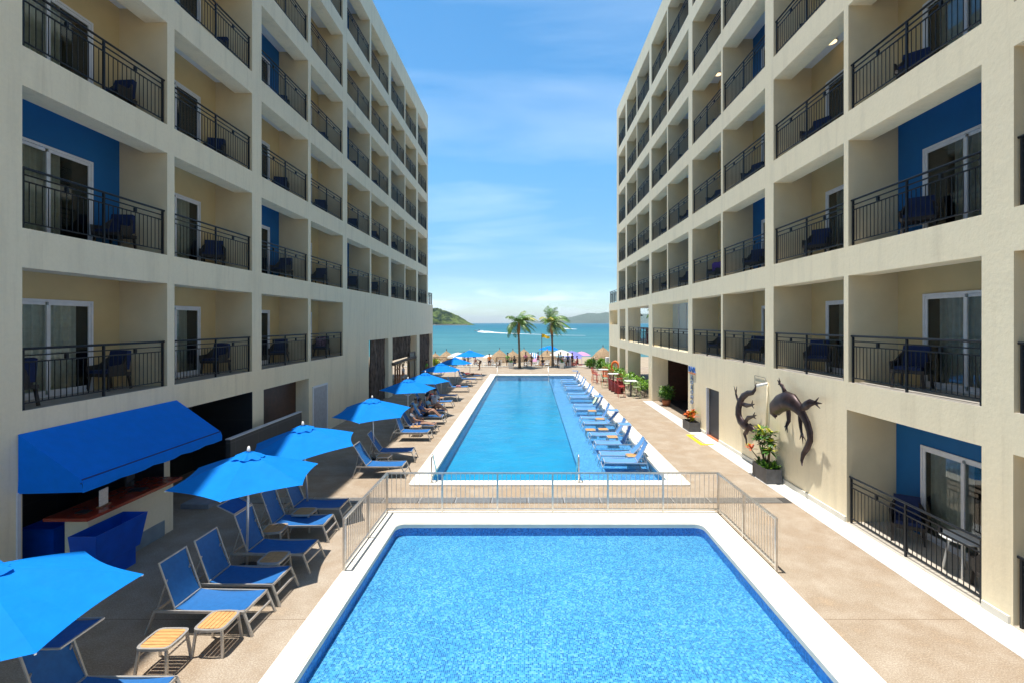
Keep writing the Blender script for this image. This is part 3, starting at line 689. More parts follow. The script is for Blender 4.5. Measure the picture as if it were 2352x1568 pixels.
# ---- left building
bl = []
for k in range(-1, 5):
    s0 = 8.71+7.82*k; bl += [(s0, s0+3.5), (s0+3.75, s0+7.25)]
bl = bl[:-1]       # nine openings in view end at the far corner
bl_idx = bl
exL = dict(f1_limit=21, back_z=3.3, back_y=26.5, end_solid=[(3.3, 6.6)], ops=[
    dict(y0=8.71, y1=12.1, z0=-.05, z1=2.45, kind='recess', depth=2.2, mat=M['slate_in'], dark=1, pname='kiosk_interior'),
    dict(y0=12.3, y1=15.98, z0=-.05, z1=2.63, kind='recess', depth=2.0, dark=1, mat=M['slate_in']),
    dict(y0=16.66, y1=20.1, z0=-.05, z1=2.60, kind='recess', depth=0.55, mat=M['dkwood']),
    dict(y0=27.65, y1=31.55, z0=-.05, z1=3.9, kind='open', depth=0.8), dict(y0=32.5, y1=39.6, z0=-.05, z1=3.9, kind='open', depth=0.8), dict(y0=40.6, y1=45.8, z0=-.05, z1=3.9, kind='open', depth=0.8)])
def bays_with_index(b): return b
class _B(list): pass
# shift the bay numbering so that bay 0 is the first whose railing is in view
_orig = building
def run_building(*a, **k):
    return _orig(*a, **k)
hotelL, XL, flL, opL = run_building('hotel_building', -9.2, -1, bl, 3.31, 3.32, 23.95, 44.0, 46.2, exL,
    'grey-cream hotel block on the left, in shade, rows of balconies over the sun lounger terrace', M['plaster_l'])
# ---- right building
br = []
for k in range(-1, 5):
    s0 = 8.29+7.58*k; br += [(s0, s0+3.45), (s0+3.62, s0+7.03)]
br = br[:-1]; br[-1] = (38.6, 41.5)
exR = dict(f1_limit=21, back_z=6.4, back_y=30.8, end_solid=[], ops=[
    dict(y0=8.29, y1=11.8, z0=0.012, z1=2.78, kind='balcony', f=0, b=2),
    dict(y0=4.2, y1=7.75, z0=0.012, z1=2.78, kind='balcony', f=0, b=1),
    dict(y0=19.7, y1=21.1, z0=-.05, z1=2.1, kind='recess', depth=0.5, mat=M['dkwood'], pname='door_recess'),
    dict(y0=23.5, y1=30.3, z0=-.05, z1=2.86, kind='open', depth=1.0),
    dict(y0=31.2, y1=37.7, z0=-.05, z1=2.8, kind='open', depth=1.0),
    dict(y0=38.65, y1=41.1, z0=-.05, z1=2.8, kind='open', depth=1.0),
    dict(y0=42.1, y1=46.0, z0=-.05, z1=2.8, kind='open', depth=1.0),
    dict(y0=23.5, y1=30.3, z0=3.46, z1=6.06, kind='recess', depth=1.3, mat=M['glasswhite'], pname='frosted_panel'),
    dict(y0=31.2, y1=37.7, z0=3.46, z1=6.06, kind='open', depth=1.0),
    dict(y0=38.65, y1=41.1, z0=3.46, z1=6.06, kind='open', depth=1.0),
    dict(y0=42.1, y1=46.0, z0=4.75, z1=6.06, kind='recess', depth=0.8, mat=M['plaster'])])
hotelR, XR, flR, opR = run_building('hotel_building', 7.85, 1, br, 3.46, 3.31, 23.75, 42.4, 46.4, exR,
    'cream hotel block on the right, catching the sun, with two metal lizards on its wall', M['plaster'])
def part(root, name, mb, mat, smooth=False): return mb.build(name, mat, root, smooth)
# interiors of the open podium rooms
p = MB(); p.quad((XL(.8), 27, 4.0), (XL(9), 27, 4.0), (XL(9), 46.2, 4.0), (XL(.8), 46.2, 4.0)); part(hotelL, 'restaurant_ceiling', p, M['ceil'])
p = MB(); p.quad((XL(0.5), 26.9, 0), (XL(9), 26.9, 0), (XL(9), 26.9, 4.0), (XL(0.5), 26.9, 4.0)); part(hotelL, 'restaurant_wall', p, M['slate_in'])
for z, nm in ((3.05, 'restaurant_ceiling'), (6.3, 'terrace_ceiling')):
    p = MB(); p.quad((XR(.95), 22.5 if z < 4 else 30.9, z), (XR(9), 22.5 if z < 4 else 30.9, z), (XR(9), 46.3, z), (XR(.95), 46.3, z)); part(hotelR, nm, p, M['ceil'] if z > 4 else M['dkwood'])
p = MB(); p.box(XR(1.0), XR(9), 30.85, 46.3, 3.2, 3.42); part(hotelR, 'terrace_floor', p, M['tile_grey'])
part(hotelR, 'partition_wall', MB().box(XR(1.0), XR(1.05), 37.9, 38.5, -.05, 2.8), M['plaster']); part(hotelR, 'partition_wall', MB().box(XR(1.0), XR(9), 30.4, 30.6, -.05, 3.0), M['dkwood']); part(hotelR, 'restaurant_floor', MB().box(XR(0.9), XR(7), 22.6, 30.35, -.05, .012), M['slate_in'])  # dark partition and floor colours stand in for the dim interior's shade
p = MB(); p.quad((XR(7), 22.6, 0), (XR(7), 30.4, 0), (XR(7), 30.4, 3), (XR(7), 22.6, 3)); p.quad((XR(1), 22.55, 0), (XR(7), 22.55, 0), (XR(7), 22.55, 3), (XR(1), 22.55, 3)); part(hotelR, 'restaurant_wall', p, M['dkwood'])
p = MB(); p.box(XR(1.3), XR(1.34), 24.0, 24.6, 3.5, 6.0) ; part(hotelR, 'green_panel', MB().box(XR(0.86), XR(1.24), 23.52, 24.35, 3.47, 6.04), M['green_panel'])
p = MB()
for y in (23.6+1.35*k for k in range(1, 5)): p.box(XR(1.24), XR(1.29), y-.012, y+.012, 3.5, 6.05)
part(hotelR, 'panel_joint', p, M['alu'])
def railing_on(root, X, y0, y1, z, n):
    me = rail_mesh(round(y1-y0, 3), tuple(k/n for k in range(n+1)), tuple((k+.5)/n for k in range(n)))
    ro = bpy.data.objects.new('railing', me); col.objects.link(ro); ro.parent = root; ro.location = (X(0.07), y0, z+.02); return ro
railing_on(hotelR, XR, 23.6, 30.2, 3.46, 4); railing_on(hotelR, XR, 31.3, 37.6, 3.46, 4); railing_on(hotelR, XR, 38.75, 41.0, 3.46, 2)
railing_on(hotelR, XR, 42.6, 46.2, 6.75, 3); railing_on(hotelL, XL, 44.1, 46.1, 6.6, 2)
for root, X, Y, z, e_ in ((hotelR, XR, 46.3, 6.75, 8.8), (hotelL, XL, 46.1, 6.6, 8.8)):
    me = rail_mesh(8.6, (0, .2, .4, .6, .8, 1), ()); ro = bpy.data.objects.new('railing', me); col.objects.link(ro); ro.parent = root
    ro.location = (X(0.1), Y, z+.02); ro.rotation_euler = (0, 0, R(90) if X(1) < 0 else R(-90))
# skirting and door parts
sk = MB()
for a, b in ((11.82, 19.65), (21.15, 23.45)): sk.box(-0.04, -0.002, a, b, -.03, 0.14)
sk.box(-0.04, -0.002, 7.79, 8.26, -.03, .14); part(hotelR, 'skirting', sk, M['coping'])
dd = MB(); dd.box(0.12, 0.16, 19.75, 21.05, 0, 2.08); dr_ = part(hotelR, 'service_door', dd, simple('charcoal_door', (0.04, 0.04, 0.045), 0.5)); 
MB().box(-0.01, 0.1, 21.04, 21.1, 0, 2.1).build('door_frame', M['alu'], dr_)
part(hotelR, 'door_mat', MB().box(-0.02, 0.12, 19.75, 21.03, -.04, 0.03), M['terracotta'])
ld = part(hotelL, 'service_door', MB().box(-0.03, 0.012, 20.5, 21.85, 0, 2.12), simple('pale_grey_door', (0.36, 0.38, 0.43), 0.5))
f_ = MB(); f_.box(-0.04, 0.03, 20.42, 20.5, 0, 2.2); f_.box(-0.04, 0.03, 21.85, 21.93, 0, 2.2); f_.box(-0.04, 0.03, 20.5, 21.85, 2.12, 2.2); f_.build('door_frame', M['alu'], ld)
# balcony ceiling lamps (two are lit)
def clamp(root, X, y, z, lit):
    a = MB().lathe([(0.17, 0.0), (0.17, -0.035), (0.16, -0.045)], 20, (X(0.88), y, z)); a.f.append(tuple(range(len(a.v)-20, len(a.v)))); o = a.build('ceiling_lamp', M['silver'], root, True)
    b = MB().lathe([(0.155, -0.052), (0.001, -0.06)], 20, (X(0.88), y, z)); b.build('diffuser', M['lamp'] if lit else M['white'], o, True)
for f in range(1, 6):
    for b in range(2, 9):
        y0, y1 = br[b]; lit = (f, b) in ((2, 3), (3, 5))
        clamp(hotelR, XR, (y0+y1)/2-0.3 if not lit else {3: y0+1.9, 5: y0+2.5}[b], flR[f]+2.96, lit)
        y0, y1 = bl[b]; clamp(hotelL, XL, (y0+y1)/2-0.3, flL[f]+2.96, False)
# log screens and thatch fringe on the left podium
def logs(y0, y1, z0, z1, x, mbk, gaps=()):
    y = y0
    while y < y1:
        r_ = 0.028+0.022*rng.random()
        if not any(abs(y-g) < 0.05 for g in gaps) and rng.random() > 0.05:
            pts = [Vector((x+0.03*rng.uniform(-1, 1), y+0.05*math.sin(k*1.7+y*9)*rng.uniform(.4, 1), z0+(z1-z0)*k/5)) for k in range(6)]
            mbk.tube(pts, [r_*rng.uniform(.8, 1.1) for _ in pts], 6)
        y += r_*1.75
for a_ in ((27.75, 31.5, 0, 3.88, -0.25, (28.5, 28.6)), (32.6, 38.6, 2.3, 3.88, -0.3, (33.1, 34.4, 35.0, 36.2)), (40.7, 45.7, 0, 3.88, -0.25, (41.3, 41.4, 41.5))):
    lg = MB(); logs(*a_[:5], lg, a_[5]); part(hotelL, 'log_screen', lg, M['log'])
# log canopy with thatch edge
cn = tag(empty('log_beam', (-9.2, 0, 0)), 'rough log beam with shaggy thatch fringe in the left restaurant opening', 'log beam')
b_ = MB(); b_.tube([(0.1, 32.3, 2.15), (0.12, 35.5, 2.22), (0.15, 38.5, 2.2)], [.12, .10, .11], 8); b_.build('beam', M['log'], cn)
b_ = MB()
for k in range(160):
    y = 32.3+6.2*rng.random(); b_.leaf((0.16, y, 2.26+0.05*rng.random()), (0.3, rng.uniform(-.3, .3), -1), 0.3+0.12*rng.random(), 0.05)
b_.build('thatch_fringe', M['thatch'], cn)
# framed board and doors inside the left restaurant
fb = empty('display_board', (-9.35, 38.6, 0), 0, 'tall dark wooden framed board standing in the left restaurant opening', 'board')
b_ = MB(); b_.box(-.05, .05, -1.0, -0.9, 0, 2.6); b_.box(-.05, .05, 0.8, 0.9, 0, 2.6); b_.box(-.05, .05, -.9, .8, 2.5, 2.6); b_.box(-.05, .05, -.9, .8, 0, .12); b_.build('frame', M['dkwood'], fb)
MB().box(-.02, .02, -.895, .795, .125, 2.495).build('panel', simple('dark_green_board', (0.03, 0.05, 0.03), 0.35, var=0.5, scale=3), fb)
wd = empty('wooden_screen', (-9.6, 35.2, 0), 0, 'open-framed brown wooden screen in the left restaurant opening', 'screen')
b_ = MB()
for y in (-.6, 0, .6): b_.box(-.05, .05, y-.05, y+.05, 0, 2.1)
for z in (0.9, 1.5, 2.05): b_.box(-.03, .03, -.6, .6, z, z+.07)
b_.build('posts', M['wood'], wd); MB().box(-.02, .02, -.55, .55, 0.05, 0.88).build('lower_panel', M['wood'], wd)

# signs on the right wall
def text_mesh(txt, size, mat, name, parent, loc, rot, ext=0.02):
    cu = bpy.data.curves.new(name, 'FONT'); cu.body = txt; cu.size = size; cu.extrude = ext; cu.align_x = 'CENTER'; cu.align_y = 'CENTER'
    to = bpy.data.objects.new(name, cu); col.objects.link(to); bpy.context.view_layer.update()
    me = bpy.data.meshes.new_from_object(to.evaluated_get(bpy.context.evaluated_depsgraph_get())); bpy.data.objects.remove(to)
    me.materials.clear(); me.materials.append(mat); o = bpy.data.objects.new(name, me); col.objects.link(o)
    if parent: o.parent = parent
    o.location = loc; o.rotation_euler = rot; return o
sg = empty('wall_sign', (7.82, 22.85, 0), 0, 'blue and orange raised letters reading BAR over a vertical word beside the restaurant opening', 'sign')
rot = (R(90), 0, R(-90))
text_mesh('BAR', 0.38, M['letter_b'], 'bar_lettering', sg, (-.01, 0.0, 2.70), rot).scale = (1.35, 1, 1)
MB().box(-.03, 0, -.44, .44, 2.51, 2.545).build('underline', M['letter_o'], sg)
v_ = []
for k, ch in enumerate('KOKOMO'):
    o = text_mesh(ch, 0.26, M['letter_g'], 'vertical_letter', sg, (-.01, 0.0, 2.32-0.235*k), rot); o.scale = (1.6, 1, 1)
# dark oval ornament in the podium end recess
om = empty('wall_ornament', (8.6, 43.4, 5.42), 0, 'dark oval metal ornament hung in the recess at the far end of the right building', 'ornament')
b_ = MB()
for k in range(9):
    a = R(-90+180*k/8)
b_.tube([(0, 0, -.55), (0, 0, -.4), (0, 0, -.1), (0, 0, .25), (0, 0, .5), (0, 0, .62)], [.12, .32, .42, .33, .15, .03], 14, flat=.25, up=(1, 0, 0)); b_.build('shell', M['iron'], om, True)
b_ = MB()
for y in (-.15, .15): b_.tube([(-.13, y, .1), (-.16, y, .02)], .05, 8)
b_.tube([(-.12, 0, .4), (-.16, 0, -.35)], .03, 6); b_.build('relief', M['black'], om, True)

part(hotelL, 'corner_trim', MB().box(.003, .03, 8.60, 8.66, .05, 1.85), M['alu'])
# ================================================================ BALCONY CHAIRS
def wicker_chair(label, group):
    r_ = empty('wicker_armchair', (0, 0, 0), 0, label, 'armchair', group)     # faces local -Y
    for sx in (-1, 1):
        for sy in (-1, 1):
            MB().bar((sx*.26, sy*.23, .40), (sx*.29, sy*.27+0.01, 0), .045).build('leg', M['wicker'], r_)
    s = MB().box(-.31, .31, -.29, .28, .33, .41); s.build('seat_frame', M['wicker'], r_)
    b = MB(); n = 12; inner, outer = [], []
    prof = []
    for k in range(n+1):     # wrap-round back that steps down into the arms
        a = R(180*k/n); x = .33*math.cos(a); y = .02+.28*math.sin(a); h = .60+.26*min(1, max(0, math.sin(a)*1.35-.15)); prof.append((x, y, h))
    prof = [(.33, -.27, .58)]+prof+[(-.33, -.27, .58)]
    for x, y, h in prof:
        for kk, z in ((1, .36), (1.04, h), (.90, h), (.86, .36)): b.v.append((x*kk, y*kk, z))
    for k in range(len(prof)-1):
        for j in range(4): a0 = 4*k+j; a1 = 4*k+(j+1)%4; b.f.append((a0, a0+4, a1+4, a1))
    b.f += [(0, 1, 2, 3), tuple(4*(len(prof)-1)+j for j in (3, 2, 1, 0))]; b.build('woven_back', M['wicker'], r_)
    MB().box(-.26, .26, -.28, .20, .412, .48, .94).build('seat_cushion', M['cushion'], r_)
    MB().box(-.27, .27, -.06, .06, 0, .46, .9, Matrix.Translation((0, .20, .47)) @ Matrix.Rotation(R(-10), 4, 'X')).build('back_cushion', M['cushion'], r_)
    return r_
FL = ['ground', 'first', 'second', 'third', 'fourth', 'fifth', 'sixth']
chair0 = None; CG = 'wicker armchairs on the hotel balconies'
def put_chair(x, y, z, rz, label):
    global chair0
    if chair0 is None: chair0 = wicker_chair(label, CG); o = chair0
    else: o = copy_tree(chair0, label=label)
    o.location = (x, y, z); o.rotation_euler = (0, 0, rz); return o
chair_spots = {}
for sidename, root, bays_, fls, sgn, Xf in (('left', hotelL, bl, flL, -1, -9.2), ('right', hotelR, br, flR, 1, 7.85)):
    for f in range(0, 4):
        for b in range(2, 11):
            if b >= len(bays_) or (f == 0 and b > 5): continue
            if f == 3 and b > 7: continue
            y0, y1 = bays_[b]
            n_ = b-1
            lab = 'dark wicker armchair, %s hotel, %s balcony row up, %s bay from the camera' % (sidename, FL[f+1], ORD[n_-1])
            if sgn < 0: put_chair(Xf-0.82+rng.uniform(-.05, .05), y1-0.62+rng.uniform(-.1, .05), fls[f]+.005, R(12+rng.uniform(-22, 16)), lab)
            else: put_chair(Xf+0.72, y1-1.15+rng.uniform(-.12, .12), fls[f]+.005, R(-60+rng.uniform(-24, 22)), lab)
put_chair(8.6, 10.85, .005, R(-35), 'dark wicker armchair with blue seat in the far corner of the ground-floor patio')
put_chair(8.45, 8.62, .005, R(150), 'dark woven armchair on the ground-floor patio beside the white round table')
put_chair(-9.75, 8.98, 3.32, R(-100), 'dark wicker armchair at the near left end of the first balcony row, left hotel')
rt = empty('round_table', (8.5, 9.35, 0), 0, 'small white round table with four slim legs on the ground-floor patio', 'table')
MB().lathe([(.001, .735), (.36, .735), (.38, .725), (.36, .70), (.001, .70)], 28).build('table_top', M['white'], rt, True)
for k in range(4):
    a = R(45+90*k); MB().tube([(.2*math.cos(a), .2*math.sin(a), .70), (.31*math.cos(a), .31*math.sin(a), 0)], [.018, .024], 8).build('leg', M['white'], rt, True)
def drape(name, loc, rz, mat, label, w_=.5, seed=1):
    r2 = random.Random(seed); mb = MB(); n, m_ = 8, 10
    for j in range(m_+1):
        v = j/m_
        for i in range(n+1):
            x = -w_/2+w_*i/n+0.02*math.sin(j*1.3+i); 
            y, z = (0.30, 0.50+0.40*(1-v*2)) if False else (0, 0)
            if v < .45: y, z = -.02, .45+.42*(v/.45)
            elif v < .6: y, z = -.02+.14*(v-.45)/.15*1.0, .89
            else: y, z = .14+0.02*math.sin(i*1.9), .89-.5*(v-.6)/.4
            mb.v.append((x, y+.07+0.02*math.sin(i*2.1+v*3), z+0.012*math.sin(i*1.3+j)))
    for j in range(m_):
        for i in range(n): a = j*(n+1)+i; mb.f.append((a, a+1, a+n+2, a+n+1))
    o = mb.build(name, mat, None, True); o.location = loc; o.rotation_euler = (0, 0, rz); return tag(o, label, 'towel')
y1 = br[5][1]; drape('beach_towel', (7.85+.72-.05, y1-1.15, 6.78), R(-62), M['towel_p'], 'purple patterned towel draped over an armchair on the right hotel balcony', seed=2)
y1 = bl[5][1]; drape('beach_towel', (-10.0, y1-.62-.02, 3.33), R(12), M['towel_w'], 'dark and pink patterned towel over the armchair on the left hotel first-floor balcony, farthest bay', seed=5).data.materials[0] = simple('patterned_towel', (0.16, 0.10, 0.16), 0.95, var=0.9, scale=14)

# ================================================================ SUN LOUNGERS
def lounger(base_mat, frame_mat, ang=70, visor=False, name='sun_lounger'):
    """head at -X, foot at +X, near side -Y; length 1.45 + back"""
    r_ = empty(name); W = .31; L_ = 1.46; H = .36
    fr = MB()
    for s_ in (-1, 1): fr.bar((0, s_*W, H), (L_, s_*W, H), .028, .04)
    fr.bar((L_-.015, -W, H), (L_-.015, W, H), .03, .04); fr.bar((.02, -W, H), (.02, W, H), .03, .04)
    fr.bar((1.56, -W-.01, .17), (1.56, W+.01, .17), .028, .028) if False else None
    fr.build('frame', frame_mat, r_)
    for s_ in (-1, 1):
        MB().bar((L_-.02, s_*W, H+.015), (L_+.13, s_*(W+.015), 0), .026, .042, up=(0, 1, 0)).build('leg', frame_mat, r_)
        MB().bar((.02, s_*W, H+.015), (-.12, s_*(W+.015), 0), .026, .042, up=(0, 1, 0)).build('leg', frame_mat, r_)
    MB().bar((L_+.055, -W, H*.55), (L_+.055, W, H*.55), .025, .035).build('cross_bar', frame_mat, r_)
    hx = .33; se_ = MB(); n = 10
    for k in range(n+1):
        u = k/n; x = hx+(L_-.02-hx)*u; z = H+.035-.04*math.sin(math.pi*min(1, u*1.0))
        for j in range(5): y = -W+.02+(2*W-.04)*j/4; se_.v.append((x, y, z-.018*math.sin(math.pi*j/4)))
    for k in range(n):
        for j in range(4): a = k*5+j; se_.f.append((a, a+1, a+6, a+5))
    se_.build('seat_sling', base_mat, r_, True)
    BL = .78; ca, sa = math.cos(R(ang)), math.sin(R(ang)); dx = Vector((-ca, 0, sa)); nn = Vector((sa, 0, ca))
    bs = MB(); h0 = Vector((hx, 0, H+.01))
    for k in range(9):
        u = k/8; p = h0+dx*BL*u-nn*.03*math.sin(math.pi*u)
        for j in range(5): bs.v.append(tuple(p+Vector((0, -W+.035+(2*W-.07)*j/4, 0))-nn*.012*math.sin(math.pi*j/4)))
    for k in range(8):
        for j in range(4): a = k*5+j; bs.f.append((a, a+1, a+6, a+5))
    bo = bs.build('backrest', base_mat, r_, True)
    bf = MB()
    for s_ in (-1, 1): bf.bar(h0+Vector((0, s_*(W-.02), 0)), h0+dx*(BL+.01)+Vector((0, s_*(W-.02), 0)), .016, .024, up=(0, 1, 0))
    bf.bar(h0+dx*BL+Vector((0, -W+.02, 0)), h0+dx*BL+Vector((0, W-.02, 0)), .022); bf.bar(h0+dx*.03+Vector((0, -W+.02, 0)), h0+dx*.03+Vector((0, W-.02, 0)), .022)
    bf.build('back_frame', frame_mat, bo)
    sp = MB()
    for s_ in (-1, 1): sp.bar(h0+dx*BL*.62+Vector((0, s_*.25, 0)), (h0.x-.30-.1*ca, s_*.25, H-.04), .018)
    sp.bar((h0.x-.30-.1*ca, -.25, H-.04), (h0.x-.30-.1*ca, .25, H-.04), .018); sp.build('back_strut', frame_mat, bo)
    if visor:
        e_ = h0+dx*(BL+.03); VL = .48 if visor == 1 else .36; vd = Vector((.97, 0, .02)).normalized() if visor == 1 else Vector((-.75, 0, .35)).normalized()
        v_ = MB(); f_ = MB()
        for k in range(6):
            p = e_+vd*VL*k/5-Vector((0, 0, .02*math.sin(math.pi*k/5)))
            for j in range(2): v_.v.append(tuple(p+Vector((0, -W+.03+(2*W-.06)*j, 0))))
        for k in range(5): v_.f.append((2*k, 2*k+1, 2*k+3, 2*k+2))
        vo = v_.build('sun_visor', base_mat, r_)
        for s_ in (-1, 1): f_.bar(e_+Vector((0, s_*(W-.02), 0)), e_+vd*(VL+.01)+Vector((0, s_*(W-.02), 0)), .018)
        f_.bar(e_+vd*(VL+.01)+Vector((0, -W+.02, 0)), e_+vd*(VL+.01)+Vector((0, W-.02, 0)), .022); f_.bar(e_+Vector((0, -W+.02, 0)), e_+Vector((0, W-.02, 0)), .018); f_.build('visor_frame', frame_mat, vo)
    return r_
LGR = 'sun loungers in the row left of the pools'
prot = {}
def put_lounger(key, make, x, y, z, rz, label, group):
    if key not in prot: prot[key] = make(); o = prot[key]
    else: o = copy_tree(prot[key])
    o.location = (x, y, z); o.rotation_euler = (0, 0, rz); tag(o, label, 'sun lounger', group); return o
# foot-end X, centre Y, rotation, back angle, visor, label
LL = [(-4.50, 5.83, 0, 70, 1, 'sun lounger with raised sun visor, cut off by the bottom left corner'),
      (-4.44, 7.83, 0, 70, 0, 'sun lounger with sunlit seat beside the two sunlit slatted side tables'),
      (-4.42, 8.62, 0, 70, 0, 'shaded sun lounger just behind the sunlit-seat lounger, left of the second umbrella pole'),
      (-4.40, 9.72, 0, 70, 2, 'lounger with visor folded back and patchy sun on its seat'),
      (-4.60, 11.05, 0, 70, 0, 'deep blue shaded sun lounger just behind the sunlit-edged slatted table'),
      (-4.62, 12.05, 0, 70, 0, 'deep blue shaded sun lounger under the third umbrella, nearest the drain grate'),
      (-3.99, 15.47, -1, 58, 0, 'nearer sun lounger of the pair at the long pool near left corner'),
      (-4.12, 17.2, 4, 58, 0, 'farther sun lounger of the pair at the long pool corner'),
      (-4.17, 20.2, 0, 72, 0, 'empty sun lounger in front of the group of people, under the fifth umbrella'),
      (-4.17, 21.5, 0, 60, 0, 'sun lounger carrying the man in the grey tank top'),
      (-4.17, 23.5, 0, 60, 0, 'sun lounger carrying the man in the blue shirt'),
      (-4.30, 25.0, 0, 60, 0, 'sun lounger carrying the woman with bent knees'),
      (-4.72, 26.6, 0, 60, 0, 'sun lounger the man in the white t-shirt sits on'),
      (-4.45, 28.0, 0, 68, 0, 'short blue sun lounger end showing behind the white t-shirt'),
      (-4.50, 30.3, 0, 68, 0, 'sun lounger just behind the group of people, under the eighth umbrella'),
      (-4.33, 34.4, 0, 66, 0, 'sun lounger with a folded red and white towel on it'),
      (-4.30, 39.4, 0, 66, 0, 'sun lounger second farthest along the row, left of the long pool'),
      (-4.10, 41.9, 0, 20, 0, 'farthest sun lounger, carrying a person lying flat')]
FM, BMt = M['silver'], M['sling']
for fx, cy, rz, ang, vis, lab in LL:
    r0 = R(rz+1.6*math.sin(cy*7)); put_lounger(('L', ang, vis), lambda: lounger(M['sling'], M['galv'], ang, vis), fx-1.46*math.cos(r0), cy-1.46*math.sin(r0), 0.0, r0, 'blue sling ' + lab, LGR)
RGR = 'sun loungers standing in the shallow shelf of the long pool'
RL = [(2.66, 16.9, -3, 62, 0, 'nearest of the loungers standing in shallow water'), (2.66, 17.8, -2, 48, 0, 'second lounger from the fence in the shallow water, back lowered'),
      (2.71, 19.4, -1, 68, 1, 'third lounger in the shallow water, with a visor on its upright back'), (2.71, 20.9, 0, 60, 0, 'fourth lounger in the shallow water, behind a slatted table'),
      (2.71, 23.3, 0, 48, 1, 'fifth lounger in the shallow water, with visor, back lowered'), (2.71, 24.6, 0, 66, 0, 'sixth lounger in the shallow water, beside a small tray table'),
      (2.71, 27.1, 0, 62, 1, 'seventh lounger in the shallow water, with a visor, beside the dark low table'), (2.74, 28.4, 0, 58, 0, 'eighth lounger in the shallow water, carrying a pale green towel'),
      (2.77, 31.5, 0, 60, 0, 'ninth lounger in the shallow water, nearer of its pair'), (2.77, 33.0, 0, 60, 0, 'tenth lounger in the shallow water, farther of its pair'),
      (2.84, 35.8, 0, 64, 0, 'eleventh lounger in the shallow water'), (2.84, 37.1, 0, 64, 0, 'twelfth lounger in the shallow water, next to a white folded towel'),
      (2.85, 39.7, 0, 68, 0, 'thirteenth lounger in the shallow water, second farthest'), (2.85, 41.1, 0, 68, 1, 'farthest lounger in the shallow water, at the pool far right corner')]
for fx, cy, rz, ang, vis, lab in RL:
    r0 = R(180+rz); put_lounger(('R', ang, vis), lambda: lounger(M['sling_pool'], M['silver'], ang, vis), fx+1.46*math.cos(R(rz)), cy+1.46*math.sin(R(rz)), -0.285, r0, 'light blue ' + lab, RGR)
t_ = MB().box(-.18, .18, -.12, .12, 0, .09, .85).build('folded_towel', simple('red_white_towel', (0.6, 0.25, 0.25), 0.95, var=0.8, scale=8)); t_.location = (-5.0, 34.4, .37); tag(t_, 'folded red and white towel on a lounger in the left row', 'towel')
t_ = MB().box(-.14, .14, -.12, .12, 0, .09, .8).build('folded_towel', M['towel_w']); t_.location = (3.75, 36.4, .0); tag(t_, 'small white folded towel between two loungers at the far end of the shallow shelf', 'towel'); t_.location = (4.0, 37.1, .10)
dr_t = MB(); n = 8
for k in range(n+1):
    u = k/n; 
    for j in range(5): dr_t.v.append((-.30*u, -.25+.125*j+.02*math.sin(k), .50*u*1.0+.03+0.03*math.sin(j*2+k)))
dr_t.f = [(5*k+j, 5*k+j+1, 5*k+j+6, 5*k+j+5) for k in range(n) for j in range(4)]
t_ = dr_t.build('beach_towel', M['towel_g'], None, True); t_.location = (3.84, 28.4, .14); t_.rotation_euler = (0, 0, R(180)); tag(t_, 'pale green towel spread over the backrest of a lounger in the shallow water', 'towel')

# ================================================================ SIDE TABLES
def side_table(axis, top=M['teak']):
    r_ = empty('side_table'); H = .42; a, b = .23, .24
    rim = MB(); out_, inn = [], []
    for k in range(24):          # rounded-square rim, two bowed sides
        t = 2*math.pi*k/24; c_, s_ = math.cos(t), math.sin(t); x = a*math.copysign(abs(c_)**.32, c_); y = b*math.copysign(abs(s_)**.32, s_)
        if axis: y *= 1+.07*(1-abs(x/a)**2)
        else: x *= 1+.07*(1-abs(y/b)**2)
        out_.append((x, y)); inn.append((x*.86, y*.86))
    n = 24
    for z, lst in ((H, out_), (H, inn), (H-.035, out_), (H-.03, inn)): rim.v += [(x, y, z) for x, y in lst]
    for i in range(n):
        j = (i+1) % n; rim.f += [(i, j, n+j, n+i), (2*n+i, 2*n+j, j, i), (n+i, n+j, 3*n+j, 3*n+i)]
    rim.build('rim', M['galv'], r_)
    sl = MB(); m_ = 6
    for k in range(m_):
        if axis: x0 = -a*.86+2*a*.86*k/m_; sl.box(x0+.004, x0+2*a*.86/m_-.004, -b*.86, b*.86, H-.02, H-.002)
        else: y0 = -b*.86+2*b*.86*k/m_; sl.box(-a*.86, a*.86, y0+.004, y0+2*b*.86/m_-.004, H-.02, H-.002)
    sl.build('slats', top, r_)
    for sx in (-1, 1):
        for sy in (-1, 1): MB().bar((sx*a*.82, sy*b*.82, H-.03), (sx*a*.98, sy*b*.98, 0), .032, .032).build('leg', M['galv'], r_)
    for sx in (-1, 1): MB().bar((sx*a*.87, -b*.87, H-.13), (sx*a*.87, b*.87, H-.13), .018).build('stretcher', M['galv'], r_)
    return r_
tp = {}
def put_table(ax, x, y, z, lab, rz=0):
    if ax not in tp: tp[ax] = side_table(ax); o = tp[ax]
    else: o = copy_tree(tp[ax])
    o.location = (x, y, z); o.rotation_euler = (0, 0, R(rz)); tag(o, lab, 'side table', 'slatted side tables beside the loungers'); return o
put_table(0, -5.2, 6.83, 0, 'nearer of the two sunlit teak-slatted side tables, bottom left of the deck')
put_table(1, -4.70, 7.25, 0, 'farther of the two sunlit teak-slatted side tables, against the sunlit lounger')
put_table(1, -5.56, 10.5, 0, 'slatted side table catching a streak of sun between two deep blue loungers', 8)
put_table(1, -4.88, 9.2, 0, 'fully shaded slatted side table with four slim legs beside the second umbrella pole')
put_table(0, -5.35, 11.45, 0, 'dark slatted side table at the foot of the third umbrella pole')
put_table(0, -4.9, 16.3, 0, 'small slatted table between the pair of loungers at the long pool corner')
put_table(0, -4.9, 20.9, 0, 'slatted table with drinks in front of the man in the grey tank top')
put_table(0, -5.35, 29.0, 0, 'slatted table behind the seated man in the white t-shirt')
